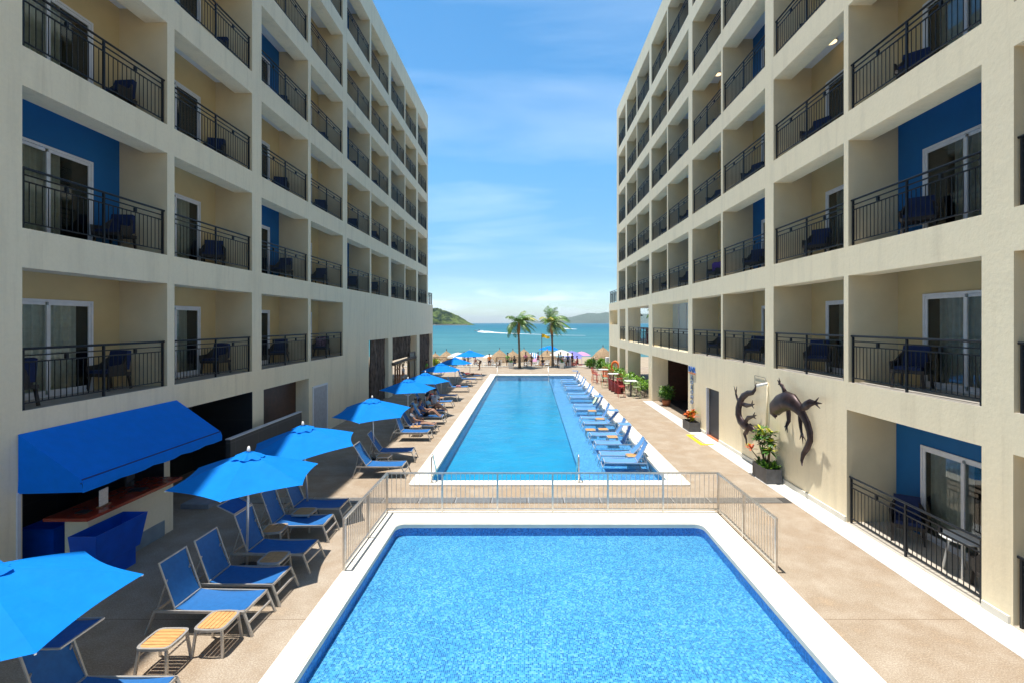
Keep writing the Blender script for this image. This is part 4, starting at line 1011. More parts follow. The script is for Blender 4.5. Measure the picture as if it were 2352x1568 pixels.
put_table(0, -4.6, 37.2, 0, 'slatted table in the left row near the second farthest lounger')
for k, (x, y, lab) in enumerate([(3.78, 17.35, 'slatted tray table between the two nearest loungers in the shallow water'), (3.55, 20.2, 'slatted table between the third and fourth loungers in the shallow water'),
                                (2.85, 21.9, 'low slatted table in the shallow water toward the deep side, behind the fourth lounger'), (3.45, 22.0, 'low slatted table in the shallow water toward the coping, behind the fourth lounger'),
                                (3.6, 24.0, 'slatted table between the fifth and sixth loungers in the shallow water'), (3.5, 26.2, 'dark-looking low table in front of the seventh lounger in the shallow water')]):
    put_table(k % 2, x, y, -.28 if k not in (2, 3) else -.36, lab)
for x, y, z, lab in ((-4.86, 20.95, .42, 'clear drinking glass nearest the pool on the drinks table'), (-5.0, 20.85, .42, 'clear drinking glass farther from the pool on the drinks table')):
    o = MB().lathe([(.001, 0), (.032, 0), (.04, .13), (.036, .13), (.03, .01)], 12).build('drinking_glass', M['towel_w']); o.location = (x, y, z); tag(o, lab, 'glass')

# ================================================================ UMBRELLAS
def umbrella(Rr, H, tilt=(0, 0), phase=15):
    r_ = empty('pool_umbrella'); drop = .48*Rr/1.45
    cv = MB(); nr, ns = 10, 8; N_ = 6
    def P(u, t):      # u radius 0..1, t 0..6 around the ribs
        i = int(t) % N_; fr = t-int(t); a = R(phase+60*t); 
        scal = (.866/math.cos(R(60)*(fr-.5)))*(1-.055*(math.sin(math.pi*fr))**.8*u**2)      # scalloped edge between the ribs
        rr = Rr*u*scal; z = H-drop*(u**1.18)*(1)-.05*math.sin(math.pi*fr)*u*(1-u)*2
        return (rr*math.cos(a), rr*math.sin(a), z)
    T = N_*ns
    for k in range(nr+1):
        u = .06+.94*k/nr
        for j in range(T): cv.v.append(P(u, j/ns))
    for k in range(nr):
        for j in range(T): a = k*T+j; b = k*T+(j+1)%T; cv.f.append((a, b, b+T, a+T))
    c_ = cv.build('canopy', M['canvas'], r_, False)
    vt = MB()
    for k in range(5):
        u = (.02, .08, .14, .19, .22)[k]
        for j in range(T):
            uu = u*(1+.10*math.sin(j*.9+phase)*(k/4)); x, y, z = P(uu, j/ns); vt.v.append((x, y, z+.07-.045*(u/.22)+.016*(k/4)*math.sin(j*1.31+phase)))
    for k in range(4):
        for j in range(T): a = k*T+j; b = k*T+(j+1)%T; vt.f.append((a, b, b+T, a+T))
    vt.f.append(tuple(range(T))); vt.build('wind_vent', M['canvas'], c_, True)
    for i in range(N_):
        a = R(phase+60*i); MB().bar((.05*math.cos(a), .05*math.sin(a), H-.04), (Rr*.995*math.cos(a), Rr*.995*math.sin(a), H-drop-.012), .018).build('rib', M['silver'], r_)
        MB().bar((.03*math.cos(a), .03*math.sin(a), H-.75), (Rr*.5*math.cos(a), Rr*.5*math.sin(a), H-drop*.5-.03), .014).build('strut', M['silver'], r_)
    MB().tube([(0, 0, 0.02), (0, 0, H+.02)], .024, 10).build('pole', M['silver'], r_, True)
    MB().tube([(0, 0, H+.02), (0, 0, H+.07), (0, 0, H+.15)], [.03, .035, .018], 10).build('finial', M['white'], r_, True)
    b_ = MB().lathe([(.001, .10), (.05, .10), (.06, .07), (.24, .06), (.26, 0)], 20); b_.build('base', M['black'], r_, True)
    r_.rotation_euler = (R(tilt[0]), R(tilt[1]), 0)
    return r_
UL = [(-5.8, 5.0, 1.40, 2.33, (0, 0), 35), (-5.58, 9.5, 1.33, 2.33, (1, 1.5), 42), (-5.62, 12.25, 1.36, 2.28, (3, -2), 50), (-5.5, 17.1, 1.36, 2.22, (5, 0), 30), (-5.66, 22.5, 1.3, 2.25, (2, 1), 20),
      (-5.45, 25.4, 1.3, 2.25, (0, 0), 5), (-5.6, 30.8, 1.3, 2.3, (0, 0), 25), (-5.75, 37.7, 1.35, 2.18, (0, 0), 10), (-5.5, 45.3, 1.5, 2.3, (0, 0), 20)]
UN = ['nearest of the row, cut off by the left edge', 'in front of the bar awning, over the shaded loungers', 'third from the camera, behind the low dark tiled wall', 'fourth from the camera, standing alone near the long pool corner',
      'fifth from the camera, shading the seated people', 'sixth from the camera, overlapping the one shading the people', 'seventh from the camera, over the middle of the row', 'eighth from the camera, second farthest of the row', 'farthest of the row, at the beach end of the deck']
for (x, y, r_, h, tl, ph), nm in zip(UL, UN):
    u = umbrella(r_, h, tl, ph); u.location = (x, y, 0); tag(u, 'bright blue canvas pool umbrella ' + nm, 'umbrella', 'blue umbrellas in the row left of the pools')

# ================================================================ KIOSK
aw = empty('bar_awning', (-9.2, 0, 0), 0, 'large royal blue canvas awning over the bar counter on the left building', 'awning')
ya, yb, za, zf, px_ = 8.63, 12.52, 2.90, 2.08, 1.15
c_ = MB(); n = 14
for k in range(n+1):
    y = ya+(yb-ya)*k/n
    for j in range(6):
        u = j/5; c_.v.append((.01+px_*u, y, za+(zf-za)*u-.025*math.sin(math.pi*u)*(1-.6*math.cos(2*math.pi*k/n))))
c_.f = [(6*k+j, 6*k+j+1, 6*k+j+7, 6*k+j+6) for k in range(n) for j in range(5)]; c_.build('canopy', M['awning'], aw, True)
c_ = MB()
for k in range(n+1):
    y = ya+(yb-ya)*k/n; wv = .02*math.sin(k*1.9); c_.v += [(px_+.012, y, zf+.0), (px_+.03+wv, y, zf-.11), (px_+.02+wv*1.5, y, zf-.235+.012*math.sin(k*2.3))]
c_.f = [(3*k+j, 3*k+j+1, 3*k+j+4, 3*k+j+3) for k in range(n) for j in range(2)]; c_.build('valance', M['canvas'] if False else M['awning'], aw, True)
for y in (ya, yb):
    s_ = MB(); s_.v = [(.01, y, za), (px_+.01, y, zf), (.01, y, zf), (px_+.03, y, zf-.22), (-.02+.02, y, zf-.25)]; s_.f = [(0, 1, 2), (2, 1, 3, 4)]; s_.build('side_panel', M['awning'], aw)
f_ = MB()
for y in (ya+.03, (ya+yb)/2, yb-.03): f_.bar((.02, y, za-.06), (px_-.01, y, zf-.06), .025); f_.bar((.02, y, zf-.05), (px_-.01, y, zf-.07), .02)
f_.bar((px_-.01, ya, zf-.06), (px_-.01, yb, zf-.06), .025); f_.build('frame', M['alu'], aw); MB().tube([(px_+.012, ya, zf+.004), (px_+.012, yb, zf+.004)], .014, 6).build('fold_tone_line', simple('navy_fold_tone', (0.0, 0.03, 0.22), .8), aw)  # added dark line on the fold, where only light divides canopy and valance
kc = empty('bar_counter', (-8.45, 0, 0), 0, 'cream bar counter with a red-brown top and pale blue skirting under the awning', 'bar counter')
MB().box(-.45, 0, 9.2, 11.4, 0.0, 1.22).build('counter_body', M['plaster'], kc)
MB().box(-.55, .28, 8.88, 11.32, 1.225, 1.285).build('counter_top', M['counter_red'], kc)
MB().box(0.002, .03, 9.2, 11.1, 0.0, .34).build('skirting', simple('pale_blue_skirting', (0.23, 0.29, 0.33), 0.4, var=0.15, scale=3), kc)
MB().box(-.9, -.86, 8.0, 8.7, 0, 2.2).build('side_door', M['black'], kc)
cs = empty('menu_card', (-8.42, 9.5, 1.286), R(8), 'white printed card in an upright holder on the bar counter', 'card')
MB().box(-.01, .01, -.11, .11, .02, .34).build('card', simple('printed_card', (0.72, 0.66, 0.60), 0.6, var=0.15, scale=30), cs); MB().box(-.05, .05, -.13, .13, 0, .025).build('base', M['wood'], cs)
for k, (y, w_, lab) in enumerate(((10.3, .22, 'black tray lying on the bar counter beside the white card'), (9.1, .16, 'open black folder at the near end of the bar counter'))):
    tag(MB().box(-8.62, -8.62+w_*1.3, y, y+w_, 1.287, 1.305).build('counter_tray', M['black']), lab, 'tray')
mn_ = empty('cash_monitor', (-8.9, 10.7, 1.286), R(20), 'dark till monitor at the far end of the bar counter', 'monitor'); MB().box(-.02, .02, -.2, .2, .1, .38).build('screen', M['black'], mn_); MB().box(-.06, .06, -.07, .07, 0, .1).build('stand', M['black'], mn_)
bb = empty('blue_bin', (0, 0, 0), 0, 'open blue trough-shaped bin in front of the bar counter', 'bin')
def trough(mb, x0, x1, y0, y1, zb, zt, ins, t=.02):
    o = [(x0, y0, zt), (x1, y0, zt), (x1, y1, zt), (x0, y1, zt)]; b = [(x0+ins*.1, y0+ins, zb), (x1-ins, y0+ins, zb), (x1-ins, y1-ins, zb), (x0+ins*.1, y1-ins, zb)]
    i_ = [(x0+t, y0+t, zt), (x1-t, y0+t, zt), (x1-t, y1-t, zt), (x0+t, y1-t, zt)]; ib = [(x, y, zb+.03) for x, y, z in b]
    base = len(mb.v); mb.v += o+b+i_+ib
    for k in range(4):
        j = (k+1) % 4; mb.f += [(base+k, base+j, base+4+j, base+4+k), (base+k, base+8+k, base+8+j, base+j), (base+8+k, base+12+k, base+12+j, base+8+j)]
    mb.f += [(base+4, base+5, base+6, base+7), (base+12, base+13, base+14, base+15)]
b_ = MB(); trough(b_, -8.415, -7.90, 8.75, 9.95, .36, 1.0, .09); b_.build('trough', M['bluebin'], bb)
MB().box(-8.41, -8.03, 8.92, 9.80, 0, .358).build('plinth', M['bluebin'], bb)
b2 = empty('blue_bin', (-.72, 1.25, 0), 0, 'darker blue box bin in the shadow beside the near end of the bar counter', 'bin'); MB().box(-9.15, -8.55, 8.1, 8.6, 0, .85, 1.06).build('body', M['bluebin'], b2); MB().box(-9.19, -8.51, 8.06, 8.64, .851, .90).build('lid', M['bluebin'], b2)
wl = empty('tiled_wall', (-8.77, 0, 0), 0, 'low dark slate-tiled wall with steel edge trim behind the third umbrella', 'low wall')
MB().box(-.07, .07, 14.0, 18.4, 0, 1.5).build('wall', M['slate'], wl); MB().box(-.08, .08, 13.99, 18.41, 1.502, 1.53).build('edge_trim', M['alu'], wl)
stp = MB().box(-9.2, -8.45, 12.7, 13.05, 0, .10); struct('entry_step', MB().box(-9.19, -8.45, 12.66, 13.9, -.02, .12), simple('grey_step', (0.25, 0.27, 0.31), 0.7))
cooler = empty('cool_box', (-8.1, 25.3, 0), R(5), 'dark blue-grey box standing by the wall behind the fifth umbrella', 'box'); MB().box(-.35, .35, -.3, .3, 0, .75).build('body', simple('navy_box', (0.02, 0.05, 0.10), 0.5), cooler); MB().box(-.37, .37, -.32, .32, .752, .83).build('lid', simple('navy_lid', (0.03, 0.07, 0.13), 0.5), cooler)

# ================================================================ POOL FENCE
pf = empty('pool_fence', (0, 0, 0), 0, 'brushed metal guard fence of thin bars around three sides of the near pool', 'fence')
yF, xl, xr, ye = 12.3, -3.62, 4.88, 9.42; Hf = 1.06
def fpost(x, y): MB().box(x-.022, x+.022, y-.022, y+.022, .0, Hf-.02).build('post', M['steel'], pf)
nx = 6
for k in range(nx+1): fpost(xl+(xr-xl)*k/nx, yF)
for x in (xl, xr):
    fpost(x, ye); fpost(x, (ye+yF)/2)
t_ = MB(); t_.box(xl-.025, xr+.025, yF-.025, yF+.025, Hf-.018, Hf+.02)
for x in (xl, xr): t_.box(x-.025, x+.025, ye-.025, yF-.027, Hf-.018, Hf+.02)
t_.build('top_rail', M['steel'], pf)
t_ = MB(); t_.box(xl+.022, xr-.022, yF-.018, yF+.018, .115, .15)
for x in (xl, xr): t_.box(x-.018, x+.018, ye+.022, yF-.023, .115, .15)
t_.build('bottom_rail', M['steel'], pf)
t_ = MB()
for k in range(1, 72):
    if k % 12 == 0: continue
    x = xl+(xr-xl)*k/72; t_.box(x-.006, x+.006, yF-.006, yF+.006, .15, Hf-.018)
for x in (xl, xr):
    for k in range(1, 24):
        if k % 12 == 0: continue
        y = ye+(yF-ye)*k/24; t_.box(x-.006, x+.006, y-.006, y+.006, .15, Hf-.018)
t_.build('balusters', M['steel'], pf)
# pool hand rails
def handrail(x, y, far, lab):
    r_ = empty('pool_handrail', (x, y, 0), 0, lab, 'handrail', 'steel handrails at the ends of the long pool'); d = -1 if far else 1
    MB().tube([(0, -.12*d, .04), (0, -.11*d, .78), (0, -.03*d, .87), (0, .08*d, .83), (0, .85*d, -.12), (0, .95*d, -.5)], .022, 10).build('tube', M['steel'], r_, True)
    MB().lathe([(.05, .0), (.05, .02), (.001, .022)], 12, (0, -.12*d, .045)).build('foot_plate', M['steel'], r_)
p = G(997, 1102); handrail(-2.95, 14.75, False, 'steel handrail at the near left corner of the long pool'); handrail(1.55, 14.75, False, 'steel handrail at the near end beside the shallow shelf')
handrail(-2.9, 45.2, True, 'steel handrail at the far left end of the long pool'); handrail(1.9, 45.2, True, 'steel handrail at the far end beside the shallow shelf')
# ================================================================ METAL LIZARDS ON THE WALL
def wallpt(px, py, off):       # a point `off` metres out from the right facade
    q = atX(px, py, 7.85-off); return q
def zz(x, y): return ((2100+x/4.9)*.784, (1080+y/4.9)*.784)
def shell(mb, pts, out=0.0, n=10):
    """half-round sheet-metal strip: (zoom x, zoom y, half width m, stand-off m), closed at the back, thick edges"""
    P_ = [wallpt(*zz(x, y), off) for x, y, w_, off in pts]; base = len(mb.v)
    for k, (p, (x, y, w_, off)) in enumerate(zip(P_, pts)):
        d = (P_[min(k+1, len(P_)-1)]-P_[max(k-1, 0)]); d.x = 0; d.normalize(); nrm = Vector((-1, 0, 0)); side = d.cross(nrm).normalized()
        for j in range(n+1):
            a = math.pi*j/n; mb.v.append(tuple(p+side*math.cos(a)*w_*1.03+nrm*math.sin(a)*w_*.75))
        for j in range(n, -1, -1):
            a = math.pi*j/n; mb.v.append(tuple(p+side*math.cos(a)*w_*.93+nrm*math.sin(a)*w_*.66))
    m_ = 2*(n+1)
    for k in range(len(pts)-1):
        for j in range(m_): a = base+k*m_+j; b = base+k*m_+(j+1)%m_; mb.f.append((a, b, b+m_, a+m_))
    mb.f.append(tuple(base+j for j in range(m_))); mb.f.append(tuple(base+(len(pts)-1)*m_+j for j in range(m_))[::-1])
def foot(mb, x, y, tips, off):
    for tx, ty in tips: mb.tube([wallpt(*zz(x, y), off), wallpt(*zz((x+tx)/2, (y+ty)/2), off+.015), wallpt(*zz(tx, ty), off+.03)], [.045, .03, .008], 6, flat=.5, up=(1, 0, 0))
lz = MB(); o_ = .19
shell(lz, [(860, 700, .05, o_), (830, 640, .17, o_), (850, 560, .25, o_), (920, 490, .27, o_+.03), (1020, 450, .27, o_+.06), (1110, 480, .25, o_+.04), (1180, 560, .20, o_), (1250, 660, .14, o_-.04), (1310, 780, .13, o_-.08), (1345, 900, .125, o_-.1), (1350, 1010, .11, o_-.1), (1310, 1120, .10, o_-.1), (1245, 1220, .08, o_-.08), (1225, 1310, .06, o_-.05), (1228, 1390, .02, o_)])
shell(lz, [(1000, 420, .10, o_), (985, 330, .10, o_+.06), (950, 250, .07, o_+.04), (905, 205, .045, o_)]); foot(lz, 903, 205, [(868, 150), (893, 120), (912, 165), (878, 220)], o_)
shell(lz, [(1030, 560, .09, o_-.12), (1040, 650, .10, o_-.1), (1040, 740, .08, o_-.08), (1005, 810, .05, o_-.05)]); foot(lz, 1003, 810, [(968, 830), (985, 885), (1013, 910)], o_-.04)
shell(lz, [(1200, 600, .09, o_-.1), (1205, 720, .085, o_-.08), (1210, 830, .065, o_-.06), (1222, 920, .045, o_-.04)]); foot(lz, 1222, 920, [(1190, 1010), (1240, 1080), (1272, 1025)], o_-.03)
shell(lz, [(1220, 560, .09, o_), (1290, 520, .12, o_+.06), (1350, 480, .10, o_+.08), (1410, 480, .05, o_+.03)]); foot(lz, 1405, 482, [(1465, 405), (1510, 492), (1485, 565)], o_+.03)
big = tag(lz.build('metal_lizard', M['iron'], None, True), 'larger patinated sheet-metal lizard sculpture climbing down the right wall, nearer the camera', 'wall sculpture', 'metal lizard sculptures on the right wall')
lz = MB(); o_ = .18
shell(lz, [(430, 1080, .02, o_), (425, 1010, .05, o_), (405, 930, .09, o_), (430, 900, .10, o_), (470, 850, .16, o_), (400, 800, .17, o_), (350, 740, .17, o_), (325, 650, .18, o_), (325, 560, .17, o_), (345, 470, .15, o_), (385, 390, .13, o_), (450, 345, .10, o_), (520, 335, .08, o_), (555, 290, .06, o_), (568, 195, .015, o_)])
shell(lz, [(480, 830, .13, o_+.04), (530, 870, .11, o_+.04), (560, 900, .05, o_)])
shell(lz, [(330, 480, .07, o_), (300, 420, .07, o_), (275, 350, .045, o_)]); foot(lz, 275, 345, [(245, 240), (262, 290), (288, 245)], o_)
shell(lz, [(370, 500, .07, o_+.03), (430, 520, .08, o_+.08), (500, 515, .04, o_+.08)]); foot(lz, 500, 515, [(515, 445), (545, 500), (530, 560)], o_+.08)
shell(lz, [(420, 760, .09, o_+.03), (450, 700, .08, o_+.08), (520, 680, .04, o_+.08)]); foot(lz, 520, 680, [(548, 615), (570, 660), (565, 710)], o_+.08)
tag(lz.build('metal_lizard', M['iron'], None, True), 'smaller patinated sheet-metal lizard sculpture, upper body twisted, by the dark doorway', 'wall sculpture', 'metal lizard sculptures on the right wall')
wlmp = empty('wall_spotlight', (0, 0, 0), 0, 'white tube spotlight on a pole between the two metal lizards', 'lamp')
a, b = wallpt(*zz(570, 240), .35), wallpt(*zz(730, 205), .08)
MB().tube([a, a+(b-a)*.5, b], [.05, .045, .04], 10).build('lamp_tube', M['white'], wlmp, True)
q1, q2 = wallpt(*zz(730, 205), .03), wallpt(*zz(705, 900), .03); MB().tube([q1, q2], .022, 8).build('conduit', M['plaster'], wlmp, True)
MB().tube([wallpt(*zz(545, 240), .02), wallpt(*zz(545, 90), .02), wallpt(*zz(690, 125), .02), wallpt(*zz(715, 180), .02)], .008, 6).build('cable', M['planter'], wlmp)

# ================================================================ PLANTS
def foliage(mb, c, rad, n, size, r2, shape=0.9):
    for _ in range(n):
        while True:
            v = Vector((r2.uniform(-1, 1), r2.uniform(-1, 1), r2.uniform(-1, 1)))
            if .25 < v.length < 1: break
        k = .7+.3*math.sin(v.x*7+v.y*5+c[0]*3)*math.cos(v.z*6+c[1]*2)
        p = Vector(c)+Vector((v.x*rad[0], v.y*rad[1], v.z*rad[2]))*k
        d = (v+Vector((r2.uniform(-.8, .8), r2.uniform(-.8, .8), r2.uniform(-.6, .6)))).normalized()
        mb.leaf(p, d, size*r2.uniform(.7, 1.3), size*r2.uniform(.4, .6), (r2.uniform(-1, 1), r2.uniform(-1, 1), 1))
def rosette(mb, c, n, L_, W_, r2, up=Vector((0, 0, 1)), spread=(.15, 1.1)):
    for k in range(n):
        a = 2*math.pi*k/n+r2.uniform(-.2, .2); t = spread[0]+(spread[1]-spread[0])*r2.random(); d = Vector((math.cos(a)*math.cos(t), math.sin(a)*math.cos(t), math.sin(t)))
        p = Vector(c); l = L_*r2.uniform(.75, 1.15); r_ = d.cross(Vector((0, 0, 1))).normalized(); i = len(mb.v); tip = p+d*l-Vector((0, 0, .18*l)); m1 = p+d*l*.35; m2 = p+d*l*.7-Vector((0, 0, .05*l))
        mb.v += [tuple(p), tuple(m1+r_*W_*.45), tuple(m1-r_*W_*.45), tuple(m2+r_*W_*.42), tuple(m2-r_*W_*.42), tuple(tip)]; mb.f += [(i, i+1, i+2), (i+1, i+3, i+4, i+2), (i+3, i+5, i+4)]
def planter_box(name, x0, x1, y0, y1, h, lab):
    r_ = empty(name, ((x0+x1)/2, (y0+y1)/2, 0), 0, lab, 'planter'); a, b = (x1-x0)/2, (y1-y0)/2; mb = MB(); t = .03; i = 0
    for xx, yy, z in ((-a, -b, 0), (a, -b, 0), (a, b, 0), (-a, b, 0), (-a, -b, h), (a, -b, h), (a, b, h), (-a, b, h), (-a+t, -b+t, h), (a-t, -b+t, h), (a-t, b-t, h), (-a+t, b-t, h), (-a+t, -b+t, h-.1), (a-t, -b+t, h-.1), (a-t, b-t, h-.1), (-a+t, b-t, h-.1)): mb.v.append((xx, yy, z))
    for k in range(4):
        j = (k+1) % 4; mb.f += [(k, j, 4+j, 4+k), (4+k, 4+j, 8+j, 8+k), (8+k, 8+j, 12+j, 12+k)]
    mb.build('box', M['planter'], r_); MB().quad((-a+t, -b+t, h-.08), (a-t, -b+t, h-.08), (a-t, b-t, h-.08), (-a+t, b-t, h-.08)).build('soil', M['soil'], r_)
    return r_
# near planter: corner at px (1733,1075)-(1793,1112)
pb = planter_box('planter', 7.26, 7.73, 14.58, 15.5, .45, 'larger charcoal planter box against the right wall, below the metal lizards')
r2 = random.Random(11)
cp = empty('croton_plant', (7.5, 15.05, .38), 0, 'tall yellow and green croton with one orange rosette growing in the larger charcoal planter', 'plant')
st_ = MB(); ros = []
for k, (dx, dy, dz, kind) in enumerate([(-.05, .1, 1.0, 0), (.05, -.25, .85, 0), (-.1, .45, .9, 0), (.1, .0, .72, 1), (-.28, .62, .45, 2), (0, .35, .62, 1), (-.05, -.45, .62, 0), (.05, .2, .38, 1), (-.1, -.15, .5, 1), (.0, .55, 1.12, 0), (-.18, .28, .80, 1), (.1, -.05, 1.08, 0)]):
    dy *= .72
    st_.tube([(0, dy*.3, 0), (dx*.5, dy*.7, dz*.5), (dx, dy, dz)], [.022, .016, .01], 6); ros.append((dx, dy, dz, kind))
st_.build('stem', M['stem'], cp)
lm = [MB(), MB(), MB()]
for dx, dy, dz, kind in ros:
    rosette(lm[{0: 0, 1: 1, 2: 2}[kind]], (dx, dy, dz), 8 if kind == 0 else 15, .27, .08, r2); 
    if kind == 0: rosette(lm[1], (dx, dy, dz-.03), 18, .28, .085, r2, spread=(-.5, .7))
rosette(lm[0], (-.28, .62, .50), 5, .16, .06, r2, spread=(.6, 1.3))
lm[0].build('yellow_leaves', M['leaf_y'], cp); lm[1].build('green_leaves', M['leaf'], cp); lm[2].build('orange_leaves', M['leaf_o'], cp)
ud = tag(MB().build('temp', None), 'x'); bpy.data.objects.remove(ud)
mb = MB(); mb2 = MB()
for k in range(26): rosette(mb if k % 3 else mb2, (r2.uniform(-.16, .16), r2.uniform(-.36, .36), r2.uniform(0, .12)), 9, .24, .06, r2, spread=(.3, 1.4))
up_ = empty('underplanting', (7.5, 15.02, .38), 0, 'bushy bright green leafy plants at the foot of the croton in the larger planter', 'plant'); mb.build('leaves', M['leaf'], up_); mb2.build('lime_leaves', M['leaf_l'], up_)
# small planter px (1573,975)-(1607,992)
pb2 = planter_box('planter', 7.27, 7.77, 21.6, 22.55, .42, 'smaller charcoal planter box by the dark doorway on the right')
cp2 = empty('croton_plant', (7.52, 22.08, .36), 0, 'orange and green croton growing in the smaller charcoal planter', 'plant')
mb, mb2, mb3 = MB(), MB(), MB()
for k in range(16): rosette((mb, mb2, mb3)[k % 3], (r2.uniform(-.13, .13), r2.uniform(-.36, .36), r2.uniform(.05, .5)), 11, .28, .09, r2, spread=(.1, 1.3))
mb.build('orange_leaves', M['leaf_o'], cp2); mb2.build('green_leaves', M['leaf_l'], cp2); mb3.build('yellow_leaves', M['leaf_y'], cp2)
# round potted bush
pt = empty('potted_bush', (8.25, 28.6, 0), 0, 'round bright green bush in a terracotta pot inside the restaurant opening', 'plant')
MB().lathe([(.001, 0), (.2, 0), (.27, .35), (.24, .36), (.001, .3)], 20).build('pot', M['terracotta'], pt, True)
mb = MB(); foliage(mb, (0, 0, .78), (.55, .6, .48), 900, .12, r2); mb.build('foliage', M['leaf'], pt); mb = MB(); foliage(mb, (0, 0, .85), (.55, .6, .45), 300, .12, r2); mb.build('pale_leaves', M['leaf_l'], pt)
# hedges in front of the restaurant arcade
for k, (y0, y1, x, lab) in enumerate([(31.3, 34.4, 7.75, 'bright green hedge nearest the camera in the right arcade'), (34.6, 37.6, 7.7, 'bright green hedge second from the camera in the right arcade'), (38.7, 41.0, 7.6, 'bright green hedge third from the camera in the right arcade, by the orange ring'), (42.2, 45.8, 7.4, 'loose yellow-green hedge farthest along the right arcade')]):
    h = empty('hedge', (x, (y0+y1)/2, 0), 0, lab, 'hedge', 'green hedges in front of the right arcade')
    mb, mb2 = MB(), MB(); n = int(330*(y1-y0)); L2 = (y1-y0)/2
    for _ in range(n):
        y = r2.uniform(-L2, L2); zt = 1.05+.15*math.sin(y*3+k); z = .35+(zt-.35)*r2.random()**.6; x_ = r2.uniform(-.42, .38)
        d = Vector((r2.uniform(-1, .6), r2.uniform(-1, 1), r2.uniform(-.1, 1))); (mb if r2.random() < .35 else mb2).leaf((x_, y, z), d, r2.uniform(.1, .2), r2.uniform(.05, .09), (r2.uniform(-1, 1), r2.uniform(-1, 1), 1))
    mb.build('foliage', M['leaf'], h); mb2.build('lime_foliage', M['leaf_l'], h)
    st_ = MB()
    for j in range(int((y1-y0)/.22)): yy = -L2+.1+.22*j; st_.tube([(r2.uniform(-.1, .1), yy, 0), (r2.uniform(-.15, .15), yy, .6)], .012, 5)
    st_.build('stems', M['stem'], h)
def bush(name, loc, rad, n, size, mats, lab, cat='bush', grp=None):
    b = empty(name, loc, 0, lab, cat, grp)
    for k, m_ in enumerate(mats):
        mb = MB()
        for j in range(4): foliage(mb, (rad[0]*r2.uniform(-.45, .45), rad[1]*r2.uniform(-.45, .45), rad[2]*r2.uniform(.7, 1.25)), tuple(q*.7 for q in rad), n//4//len(mats), size, r2)
        mb.build('foliage', m_, b)
    st_ = MB()
    for j in range(6): st_.tube([(r2.uniform(-.1, .1), r2.uniform(-.1, .1), -.1), (r2.uniform(-.4, .4)*rad[0], r2.uniform(-.4, .4)*rad[1], rad[2]*.9)], .02, 5)
    st_.build('stems', M['stem'], b); return b
bush('green_bush', (6.85, 52.5, 0), (.75, .6, .62), 1400, .17, [M['leaf'], M['leaf_l']], 'left half of the dense green bushes at the beach end of the right side')
bush('green_bush', (7.75, 50.5, 0), (.6, .6, .72), 1400, .2, [M['leaf'], M['leaf_l']], 'right half of the dense green bushes, beside the white counter')
for x, y, h_, lab in ((-10.9, 56, 1.0, 'yellow-green shrub at the beach end of the left building'), (-9.3, 57, .8, 'second yellow-green shrub, nearer the palapas on the left')):
    bush('yellow_green_shrub', (x, y, -.6), (1.0, .6, h_*.8), 900, .22, [M['leaf_y'], M['leaf_l']], lab)
pl = bush('leafy_plant', (-9.6, 33.2, 0), (.45, .5, .8), 900, .16, [M['leaf']], 'dark green leafy plant in the left restaurant opening')

# ================================================================ PALMS
def palm(x, y, lean, H, lab, seed, wind=0.5, fr=20, Lf=1.85):
    q = random.Random(seed); r_ = empty('palm_tree', (x, y, 0), 0, lab, 'palm tree', 'palm trees at the beach end of the deck')
    pts = [(lean*(k/8)**1.5, .04*math.sin(k), H*k/8) for k in range(9)]; MB().tube(pts, [.17, .145, .13, .12, .115, .11, .11, .11, .12], 12).build('trunk', M['trunk'], r_, True)
    tx = lean; fb = MB().tube([(tx, 0, H-.15), (tx, 0, H+.2), (tx+.02, 0, H+.65), (tx+.03, 0, H+1.15)], [.13, .19, .17, .09], 12)
    for k in range(40): a = q.uniform(0, 6.28); z = q.uniform(0, .9); fb.leaf((tx+.12*math.cos(a), .12*math.sin(a), H+z), (math.cos(a)*.5, math.sin(a)*.5, .9), .35, .06)
    fb.build('fibrous_neck', M['fibre'], r_)
    top = Vector((tx+.03, 0, H+1.1))
    for i in range(fr):
        a = 2*math.pi*i/fr*1.618*3+q.uniform(-.2, .2); el = R(q.uniform(-5, 78)); L_ = Lf*q.uniform(.8, 1.15)
        d = Vector((math.cos(a)*math.cos(el), math.sin(a)*math.cos(el), math.sin(el))); mat = M['frond_y'] if q.random() < .09 else M['frond']
        mb = MB(); p = top.copy(); v = d.copy(); path = [p.copy()]; ns = 16
        for k in range(ns):
            v = (v+Vector((wind*.10, 0, -.095-.05*k/ns))).normalized(); p = p+v*L_/ns; path.append(p.copy())
        mb.tube(path, [.022*(1-.8*k/ns) for k in range(ns+1)], 4)
        for k in range(3*ns):
            u = (k+.5)/(3*ns); 
            if u < .12: continue
            i0 = int(u*ns); pp = path[i0].lerp(path[min(i0+1, ns)], u*ns-i0); tv = (path[min(i0+1, ns)]-path[i0]).normalized(); sd = tv.cross(Vector((0, 0, 1)))
            if sd.length < .1: sd = Vector((math.sin(a), -math.cos(a), 0))
            sd.normalize(); ll = (.62*math.sin(math.pi*min(1, u*.85+.12))+.08)*q.uniform(.85, 1.1)
            for s_ in (-1, 1):
                dd_ = (tv*.75+sd*s_*.8+Vector((wind*.35, 0, -.55+q.uniform(-.15, .15)))).normalized(); r3 = dd_.cross(tv).normalized(); e1 = pp+dd_*ll*.55; e2 = pp+dd_*ll+Vector((wind*.06, 0, -.13*ll)); n_ = len(mb.v); ww = .024
                mb.v += [tuple(pp-tv*ww*.5), tuple(pp+tv*ww*.5), tuple(e1+tv*ww*.8), tuple(e1-tv*ww*.8), tuple(e2)]; mb.f += [(n_, n_+1, n_+2, n_+3), (n_+3, n_+2, n_+4)]
        mb.build('frond', mat, r_)
    return r_
